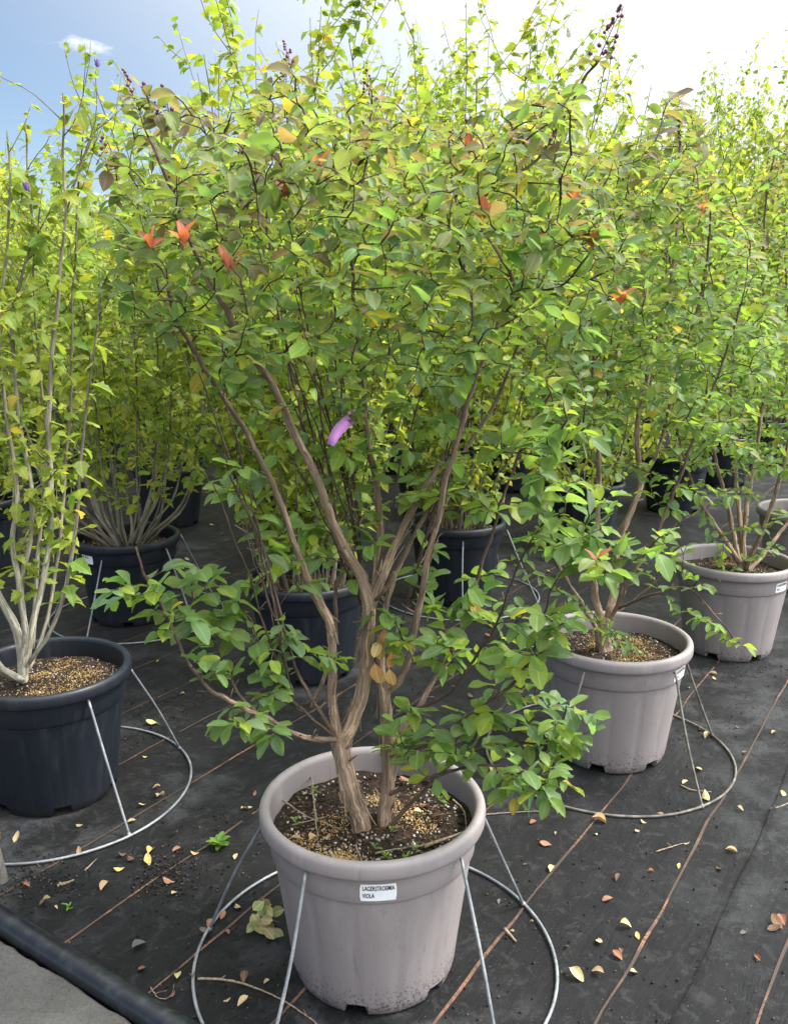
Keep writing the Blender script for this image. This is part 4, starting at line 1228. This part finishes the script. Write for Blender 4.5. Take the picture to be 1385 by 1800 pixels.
h1.stem(th([(108, 210, .03), (60, 165, .03), (10, 140, .03), (-8, 130, .03)]), .0025, .001, 5, 0)
h1.stem(th([(170, 290, .05), (200, 220, .06), (212, 130, .06)]), .0025, .001, 5, 0)
for P_ in ([(112, 75, .06), (118, 95, .06), (135, 140, .06)], [(168, 120, .06), (172, 150, .06)], [(212, 130, .06), (206, 160, .06), (200, 200, .06)], [(0, 138, .03), (25, 150, .03)], [(130, 150, .06), (150, 190, .06), (165, 230, .06), (150, 280, .06)]):
    for p_ in th(P_):
        for k in range(2): h1.lv.add(p_, unit(rvec(h1.r) + np.array([0, 0, .5])), unit(np.array([0, 0, 1]) + rvec(h1.r, .5)), h1.r.uniform(.02, .04), pick(h1.r, HG), 1)
h1.bud(th([(172, 118, .06)])[0], 'violet_petal', .014); h1.bud(th([(48, 335, -.05)])[0], 'violet_petal', .016)
h1.finish('pale straight stemmed hibiscus with lime leaves in the navy pot beside the pipe', 220, 5)

h2 = Hib((B2[0], B2[1], SOILZ), 52, .92)
for k, (dx, dy, r_) in enumerate([(-.05, 0, .034), (.04, .02, .03), (0, -.04, .028)]):
    b = h2.base + np.array([dx * .6, dy, -.02])
    h2.stem([b, b + np.array([dx * .9, dy, .1]), b + np.array([dx * 2.2, dy * 1.8, .22]), b + np.array([dx * 3.4, dy * 3, .42]), b + np.array([dx * 4.2, dy * 4, .7])], r_ * 1.25, r_ * .28, 9, 0, sides=12, rough=.3)
vase(h2, 24, .09, .62, 1.95, .0105, .72, 8, .036, .5)
h2.finish('gnarled thick based hibiscus with spreading branches in the labelled navy pot', 80, 6)
h3 = Hib((B3[0], B3[1], SOILZ), 53, .95)
vase(h3, 38, .17, .60, 2.3, .0080, .58, 7, .043, .12)
for u, v in ((545, 75), (590, 60)):
    pass
h3.stem(tr([(500, 800, .1), (450, 400, .2), (430, 200, .2), (405, 40, .2)], B3[1]), .006, .0015, .9, 5)
h3.stem(tr([(600, 800, .1), (555, 300, .2), (560, 100, .2), (565, 10, .2)], B3[1]), .006, .0015, .9, 6)
h3.bud(at_y(548, 100, B3[1] + .2), 'petal', .032)
h3.finish('hibiscus with dense thin upright stems in navy pot behind the front taupe pot', 80, 7)
h4 = Hib((B4[0], B4[1], SOILZ), 54, .95)
vase(h4, 30, .16, .72, 2.65, .0080, .55, 9, .042, .2)
h4.stem(tr([(800, 800, 0), (815, 300, 0), (820, 100, 0), (818, 5, 0)], B4[1]), .006, .0015, .9, 7)
h4.stem(tr([(840, 800, .1), (850, 300, .1), (860, 60, .1)], B4[1]), .005, .0015, .9, 5)
h4.bud(at_y(1000, 66, B4[1]), 'petal', .03)
h4.finish('tall hibiscus in the navy pot behind the stems, topping the row', 60, 8)

# ---- pots and stands of the near plants
make_pot(P1, 'taupe', 0, 'L', 4, 'taupe plastic pot with LAGERSTROEMIA VIOLA sticker, holding the ribboned crape myrtle')
p2 = make_pot(P2, 'taupe', 1, 'L', 50, 'taupe pot inside a weathered dark hoop, sticker partly behind a leg')
e = link('embossed_number', EMB, p2); e.rotation_euler = (0, 0, R(-50 + 8))
make_pot(P3, 'taupe', 2, 'L', 36, 'third taupe pot of the row, muddy soil with bark pieces')
make_pot(B1, 'navy', 1, None, 40, 'navy plastic pot beside the pale post, golden grains on its soil')
make_pot(B2, 'navy', 2, 'H', -34, 'navy pot with small white HIBISCUS sticker behind a wire leg')
make_pot(B3, 'navy', 1, None, 130, 'navy pot packed with thin stems, standing behind the ribboned shrub')
make_pot(B4, 'navy', 2, None, 70, 'navy pot seen between the brown stems, next to the packed navy pot')
make_stand(P1 + np.array([0.005, 0]), (167, 239, 308, 27, 95), (181, 236, 319, 4, 95), 'wire', 'bright galvanised hoop stand around the front taupe pot', 'hoop stands round the pots', .482)
make_stand(P2 + np.array([-.01, -.03]), (16, -60, -130, 160, 88), (10, -52, -125, 165, 88), 'old_wire', 'dull dark hoop stand around the second taupe pot', 'hoop stands round the pots')
make_stand(B1, (-42, 37, 108, 180, 250), (-42, 24, 100, 180, 240), 'wire', 'pale hoop stand around the navy pot beside the post', 'hoop stands round the pots', .478)
make_stand(B2 + np.array([.03, .02]), (-108, -36, 36, 108, 180), (-108, -36, 36, 108, 180), 'wire', 'thin hoop stand around the labelled navy pot', 'hoop stands round the pots')
make_stand(B4 + np.array([.03, .02]), (-20, -92, 52, 124, 196), (-20, -92, 52, 124, 196), 'wire', 'hoop stand around the navy pot between the brown stems', 'hoop stands round the pots')

# ------------------------------------------------------------------ the rows behind
STEP = 1.45
D1 = np.array([.606, .795]); D2 = np.array([-.795, .606])
cr_var = []
for sd in (61, 62):
    cr_var.append(generic_crape(sd).finish('', 0, sd, fine=False, joined=True))
hb_var = []
for sd, (n, sp, hh, zl, fl) in zip((71, 72, 73, 74), ((22, .60, 2.2, .8, .35), (30, .5, 2.35, .85, .15), (18, .68, 2.1, .7, .5), (26, .55, 2.45, .8, .25))):
    h = Hib((0, 0, SOILZ), sd, .95)
    vase(h, n, .14, sp * 1.15, hh, .0085, zl - .25, 9, .044, fl)
    hb_var.append(h.finish('', 0, sd, joined=True))
used = {}
def place(var, loc, rot, sc, label, group, zs=1.0):
    k = var.name
    if k not in used:
        used[k] = 1; o = var
    else:
        o = copy_tree(var)
    o.location = (loc[0], loc[1], SOILZ); o.rotation_euler = (0, 0, rot); o.scale = (sc, sc, sc * zs)
    tag(o, label, 'shrub', group)
    return o
gr = np.random.default_rng(5)
done = {(0, 0), (1, 0), (2, 0), (0, 1), (1, 1), (2, 1), (1, 2)}
ORD = ['first', 'second', 'third', 'fourth', 'fifth', 'sixth', 'seventh', 'eighth', 'ninth', 'tenth', 'eleventh', 'twelfth', 'thirteenth']
for j in range(0, 9):
    nk = 0 if j != 1 else 3
    for i in range(-6, 10):
        if (i, j) == (1, 2): nk += 1
        if (i, j) in done: continue
        q = P1 + D1 * STEP * i + D2 * STEP * j
        jit = gr.normal(size=2) * .05; va = int(gr.integers(0, 4)); ro = gr.uniform(0, 6.28); sc = gr.uniform(.92, 1.08)
        if j == 0 and i < 0: continue
        if q[1] < 3.2 or q[1] > 14.5: continue
        if abs(q[0]) > 0.45 * q[1] + 0.55: continue
        if j == 0 and q[1] > 11: continue
        q = q + jit
        if j == 0:
            nth = ORD[i]
            place(cr_var[i % 2], q, ro, sc, f'crape myrtle in the {nth} taupe pot along the row', 'crape myrtles along the far taupe row')
            make_pot(q, 'taupe', 2, 'L', 30, f'{nth} taupe pot along the row, beyond the muddy third one', 'far taupe pots')
        else:
            nk += 1
            place(hb_var[va], q, ro, sc, f'lime hibiscus, {ORD[nk - 1]} from the pipe side in the {ORD[j - 1]} row behind the taupe row', 'hibiscus shrubs in the rows behind', float(np.clip(1.12 + .10 * q[0], .95, 1.3)))
            make_pot(q, 'navy', 1 + (i + j) % 2, None, float(gr.uniform(0, 360)), f'navy pot, {ORD[nk - 1]} from the pipe side in the {ORD[j - 1]} row behind the taupe row', 'navy pots in the rows behind')

# ------------------------------------------------------------------ ribbon and tags
mb = MB(); V = []
cl = [(630, 727), (615, 737), (598, 752), (587, 768), (581, 782)]
wd = [10, 10.5, 10, 9, 7]
for i, ((u, v), w) in enumerate(zip(cl, wd)):
    d = np.array([cl[min(i + 1, 4)][0] - cl[max(i - 1, 0)][0], cl[min(i + 1, 4)][1] - cl[max(i - 1, 0)][1]], float); d /= np.linalg.norm(d)
    n_ = np.array([-d[1], d[0]])
    for sg in (-1, 1):
        p_ = at_y(u + n_[0] * w * sg, v + n_[1] * w * sg, Y1 + (.13, .06, 0, -.04, -.06)[i] + (.010 if sg > 0 else 0))
        V.append(p_)
mb.add(V, [(2 * i, 2 * i + 1, 2 * i + 3, 2 * i + 2) for i in range(4)])
rb = link('ribbon_tag', mb.mesh('ribbon_tag', 'ribbon', True, V[0]), loc=V[0])
sm = rb.modifiers.new('thick', 'SOLIDIFY'); sm.thickness = .0008
tag(rb, 'short curved purple plastic ribbon tied among the brown stems', 'ribbon')
fb = at_y(1242, 672, 4.0)
mb = MB()
for sg in (-1, 1):
    mb.add([fb, fb + np.array([sg * .035, -.01, .012]), fb + np.array([sg * .045, 0, -.012]), fb + np.array([sg * .015, .004, -.02])], [(0, 1, 2, 3)])
fl = link('flower', mb.mesh('flower', 'ribbon', False, fb), loc=fb)
sm = fl.modifiers.new('thick', 'SOLIDIFY'); sm.thickness = .001
tag(fl, 'small purple flag tied on a twig between the taupe row shrubs', 'tag')
mb = MB(); mb.add([fb + np.array([-.012, 0, .015]), fb + np.array([.012, 0, .015]), fb + np.array([.010, .003, .05]), fb + np.array([-.010, .003, .048])], [(0, 1, 2, 3)])
f2 = link('orange_strip', mb.mesh('orange_strip', 'orange_tag', False, fb), fl, loc=(0, 0, 0))

# ------------------------------------------------------------------ litter on the matting
dr = np.random.default_rng(9)
YEL, TAN, BRN, RED_, GRY = [(.50, .39, .15), (.52, .43, .21)], [(.40, .28, .16), (.46, .35, .21)], [(.17, .10, .06), (.13, .08, .055)], [(.26, .11, .07), (.30, .16, .10)], [(.11, .10, .10), (.14, .12, .11)]
PAL = {'y': YEL, 't': TAN, 'b': BRN, 'r': RED_, 'g': GRY}
LBL = {'y': ('small curled yellow leaf fallen', 'yellow fallen leaves'), 't': ('small dry tan leaf lying', 'tan fallen leaves'), 'b': ('small dark brown leaf lying', 'brown fallen leaves'),
       'r': ('small reddish dry leaf lying', 'reddish fallen leaves'), 'g': ('grey withered leaf lying flat', 'grey fallen leaves')}
def dry_templates():
    out = []
    for s, (a, b, c) in enumerate([(.5, .35, .8), (.9, .5, -1), (-.6, -.4, .5), (.3, -.5, 1.2), (1.2, .2, .3)]):
        out.append(leaf_template('crape', a, b, c, s + 30))
    return out
DT = dry_templates(); _dc = {}
def fallen(p, kind, size, rot=None):
    ti = int(dr.integers(0, 5)); ci = int(dr.integers(0, 2)); key = (kind, ti, ci)
    if key not in _dc:
        tv, ts, tf = DT[ti]; tv = tv.copy(); tv[:, 1] -= .5; tv[:, 2] -= tv[:, 2].min()
        m = MB(); m.add(tv, tf, PAL[kind][ci], ts); _dc[key] = m.mesh('fallen_leaf', 'dry')
    o = link('fallen_leaf', _dc[key], loc=(p[0], p[1], p[2] + .003))
    o.rotation_euler = (dr.normal() * .12, dr.normal() * .12, dr.uniform(0, 6.28)); o.scale = (size, size, size * dr.uniform(.6, 1.1))
    where = 'on the open matting'
    for c, nm in ((P1, 'near the front taupe pot'), (P2, 'near the second taupe pot'), (P3, 'near the third taupe pot'), (B1, 'near the navy pot by the post'), (B2, 'near the labelled navy pot'), (B3, 'near the packed navy pot'), (B4, 'near the navy pot between brown stems')):
        if math.hypot(p[0] - c[0], p[1] - c[1]) < .62: where = nm
    if p[0] < -.35 and p[1] < 2.62 and where == 'on the open matting': where = 'near the black pipe'
    return tag(o, LBL[kind][0] + ' ' + where, 'fallen leaf', LBL[kind][1] + ' ' + where)
traced = [(1052, 1445, 't', .045), (1227, 1354, 'y', .035), (1203, 1378, 'y', .03), (1240, 1405, 'y', .045), (970, 1530, 't', .034), (960, 1487, 'r', .04), (1047, 1468, 't', .018), (1120, 1463, 't', .02), (1098, 1632, 'y', .035), (1120, 1648, 'y', .02), (1012, 1718, 'y', .042), (1050, 1714, 't', .034),
          (1113, 1713, 't', .026), (1285, 1498, 't', .036), (1365, 1628, 'b', .042), (1374, 1622, 'r', .036), (1357, 1635, 'b', .034), (1330, 1686, 'r', .026), (1308, 1325, 't', .03), (1377, 1400, 'y', .025), (1360, 1290, 't', .03), (1253, 1186, 't', .036), (1130, 1447, 't', .022), (1160, 1435, 't', .03), (1085, 1547, 'b', .028), (1193, 1525, 'y', .018), (1206, 1485, 't', .02), (1300, 1425, 't', .02),
          (270, 1275, 'y', .055), (275, 1388, 't', .03), (283, 1402, 't', .05), (252, 1418, 'y', .03), (232, 1446, 't', .025), (140, 1453, 't', .03), (265, 1500, 'y', .04), (260, 1517, 'y', .036), (210, 1530, 'y', .034), (215, 1505, 'b', .03), (230, 1512, 'b', .034), (297, 1552, 'r', .034), (307, 1573, 'y', .026), (185, 1560, 't', .034), (430, 1425, 'y', .025), (440, 1421, 'y', .026), (415, 1508, 't', .028), (343, 1503, 't', .026),
          (392, 1612, 'r', .03), (418, 1597, 't', .032), (245, 1667, 'g', .045), (250, 1707, 'r', .032), (427, 1765, 't', .03), (430, 1722, 'b', .034), (82, 1590, 't', .035), (48, 1560, 'r', .02), (140, 1500, 't', .03), (30, 1475, 't', .04), (255, 1332, 'y', .02), (1255, 1195, 'y', .02), (1155, 1110, 't', .035), (1170, 1095, 't', .03), (850, 1240, 't', .04), (600, 1530, 't', .02), (900, 1640, 't', .02), (1295, 1280, 't', .02), (1340, 1505, 'b', .02), (1230, 1285, 'r', .025), (1240, 1295, 't', .03),
          (310, 1470, 'g', .03), (362, 1640, 'g', .03), (340, 1720, 'b', .03), (1140, 1180, 't', .02), (660, 915, 't', .03), (335, 905, 't', .04), (350, 915, 'b', .04), (375, 925, 't', .04), (330, 985, 't', .035), (325, 990, 'y', .04), (390, 940, 't', .03)]
for (u, v, k, s) in traced:
    fallen(on_z(u, v), k, s * dr.uniform(.85, 1.15))
for _ in range(85):
    u, v = dr.uniform(0, 1385), dr.uniform(880, 1790)
    p = on_z(u, v)
    if p[0] < -.6 and p[1] < 2.3: continue
    if min(np.hypot(p[0] - c[0], p[1] - c[1]) for c in (P1, P2, P3, B1, B2, B3, B4)) < .25: continue
    fallen(p, 'tttybbrg'[dr.integers(0, 8)], dr.uniform(.012, .034) if v > 1150 else dr.uniform(.02, .05))
# leaves lying on the soil of the front pot
for (u, v, k, s) in [(575, 1480, 't', .034), (553, 1482, 't', .04), (748, 1420, 'r', .035), (735, 1432, 't', .03), (712, 1372, 'r', .03), (700, 1458, 'b', .03), (640, 1440, 'r', .03), (598, 1410, 'b', .03), (715, 1475, 'b', .03), (520, 1478, 't', .03), (770, 1440, 'b', .03)]:
    p = on_z(u, v, SOILZ + .012)
    o = fallen(p, k, s)
    o['label'] = 'dry leaf lying on the soil of the front taupe pot'; o['group'] = 'dry leaves on the front soil'
# twigs
def twig(seq, r0, label, z=0.0, group=None):
    pts = [on_z(u, v, z + .004 + dz) for (u, v, dz) in seq]
    P, rr = resample(pts, np.linspace(r0, r0 * .45, len(pts)), .012)
    P[:, :2] += dr.normal(size=(len(P), 2)) * .0008
    m = MB(); tube(m, P, rr, 6, rough=.25)
    for k in range(max(1, len(P) // 14)):
        i = int(dr.integers(1, len(P) - 1)); a = dr.uniform(0, 6.28); L = dr.uniform(.01, .03)
        tube(m, [P[i], P[i] + np.array([math.cos(a) * L, math.sin(a) * L, .004])], [rr[i] * .6, rr[i] * .4], 5)
    o = link('dry_twig', m.mesh('dry_twig', 'twig', True, P[0]), loc=P[0])
    return tag(o, label, 'twig', group)
twig([(348, 1720, .012), (395, 1722, .006), (440, 1733, .002), (500, 1760, 0), (545, 1790, 0), (560, 1803, 0)], .0035, 'long bent dry twig crossing the bright hoop on the matting')
twig([(852, 1432, 0), (900, 1428, .002), (952, 1426, 0)], .0025, 'thin straight dry twig between the two taupe pots')
twig([(886, 1633, 0), (906, 1655, 0)], .006, 'short thick splintered stick inside the bright hoop')
twig([(102, 1557, 0), (130, 1547, 0)], .006, 'short thick pale stick near the black pipe')
twig([(1152, 1497, 0), (1175, 1490, .002), (1200, 1482, 0)], .003, 'small forked dry twig on open matting beyond the hoop')
twig([(1352, 1422, 0), (1370, 1418, .003), (1392, 1408, 0)], .0035, 'grey branching twig on matting where no pot stands')
twig([(265, 1735, 0), (280, 1755, 0), (300, 1752, .002), (308, 1728, 0)], .0016, 'wiry looped root lying by the black pipe')
twig([(150, 1530, 0), (165, 1515, .003)], .004, 'small dry stick leaning by the pale hoop')
twig([(1195, 1380, 0), (1215, 1388, .002), (1250, 1392, 0)], .003, 'dark dry twig inside the weathered hoop')
for n_, sq in enumerate(([(548, 1365, .02), (552, 1410, .008), (556, 1450, .004), (560, 1490, .002)], [(495, 1405, .01), (540, 1435, .006), (600, 1458, .004)], [(745, 1488, .004), (790, 1472, .006), (815, 1462, .012)], [(725, 1490, .004), (770, 1480, .004)], [(625, 1485, .004), (640, 1525, .002)], [(515, 1450, .003), (575, 1435, .006)], [(795, 1405, .03), (815, 1425, .01), (820, 1460, .004)], [(660, 1500, .004), (720, 1488, .002)])):
    twig(sq, .0028 if n_ != 2 else .005, 'dry twig lying on the soil of the front taupe pot', SOILZ + .006, 'dry twigs on the front soil')

# small weeds
def weed(p, n, size, label, group=None, col=((.16, .30, .05), (.20, .35, .06))):
    root = link('weed_plant', None, loc=p); tag(root, label, 'weed', group)
    L_ = Leaves()
    for k in range(n):
        a = k * 2.4; e_ = .3 + .9 * k / n
        L_.add(np.array(p) + np.array([0, 0, .004 + .014 * k / n]), unit([math.cos(a), math.sin(a), e_]), unit([-math.cos(a) * .6, -math.sin(a) * .6, 1]), size * dr.uniform(.6, 1.1), pick(dr, list(col)), .8)
    leaf_objects(root, L_.arrays(), np.arange(n), 'leaf', np.array(p))
weed(on_z(385, 1490), 14, .042, 'small bright green weed growing through the matting near the front hoop')
weed(on_z(122, 1600), 5, .02, 'tiny mossy weed by the black pipe')
for (u, v) in [(555, 1395), (730, 1500), (715, 1515), (775, 1412), (660, 1495), (690, 1465), (520, 1450), (680, 1512), (735, 1362), (650, 1330)]:
    weed(on_z(u, v, SOILZ + .012), 5, .016, 'tiny seedling sprouting in the soil of the front pot', 'seedlings in the front pot')
# withered leaf cluster against the front pot
root = link('withered_sprig', None, loc=on_z(470, 1632)); tag(root, 'cluster of withered pale olive leaves leaning on the front pot', 'withered sprig')
L_ = Leaves(); b0 = np.array(on_z(474, 1632))
for k in range(22):
    off = np.array([dr.normal() * .018, dr.normal() * .016, .012 + abs(dr.normal()) * .03])
    L_.add(b0 + off, unit([dr.normal(), -.4 + dr.normal() * .5, dr.normal() * .4]), unit([dr.normal() * .5, -.7, .8]), dr.uniform(.03, .045), pick(dr, [(.34, .33, .16), (.28, .28, .13), (.40, .36, .20)]), 1.25)
leaf_objects(root, L_.arrays(), np.arange(22), 'dry', b0)
m = MB(); tube(m, [b0 + np.array([.03, .02, .004]), b0 + np.array([0, 0, .03]), b0 + np.array([-.03, -.02, .02])], [.002, .002, .001], 5)
link('stalk', m.mesh('stalk', 'twig', True, b0), root)
# crumbs of dirt on the matting
pts = []
for (u, v, n, s) in [(290, 1535, 260, .05), (60, 1545, 200, .05), (110, 1555, 80, .05), (330, 1560, 90, .06), (270, 1270, 160, .09), (300, 1240, 120, .06), (1340, 1180, 60, .1), (430, 1690, 40, .15), (350, 1470, 60, .12), (1000, 1330, 60, .2), (1150, 1600, 50, .3)]:
    c = on_z(u, v)
    for _ in range(n):
        pts.append((c[0] + dr.normal() * s, c[1] + dr.normal() * s * 1.2, .002))
for _ in range(500):
    c = on_z(dr.uniform(0, 1385), dr.uniform(1150, 1800)); pts.append((c[0], c[1], .001))
pts = [p for p in pts if not ((np.array(p[:2]) - pe0[:2]) @ pn[:2] > -.11)]
link('dirt_crumbs', grains('dirt_crumbs', pts, (.0012, .0048), [(.012, .010, .008), (.03, .022, .016), (.02, .016, .013), (.10, .08, .06)], dr), kind='stuff')['label'] = 'dark crumbs of soil scattered on the matting'
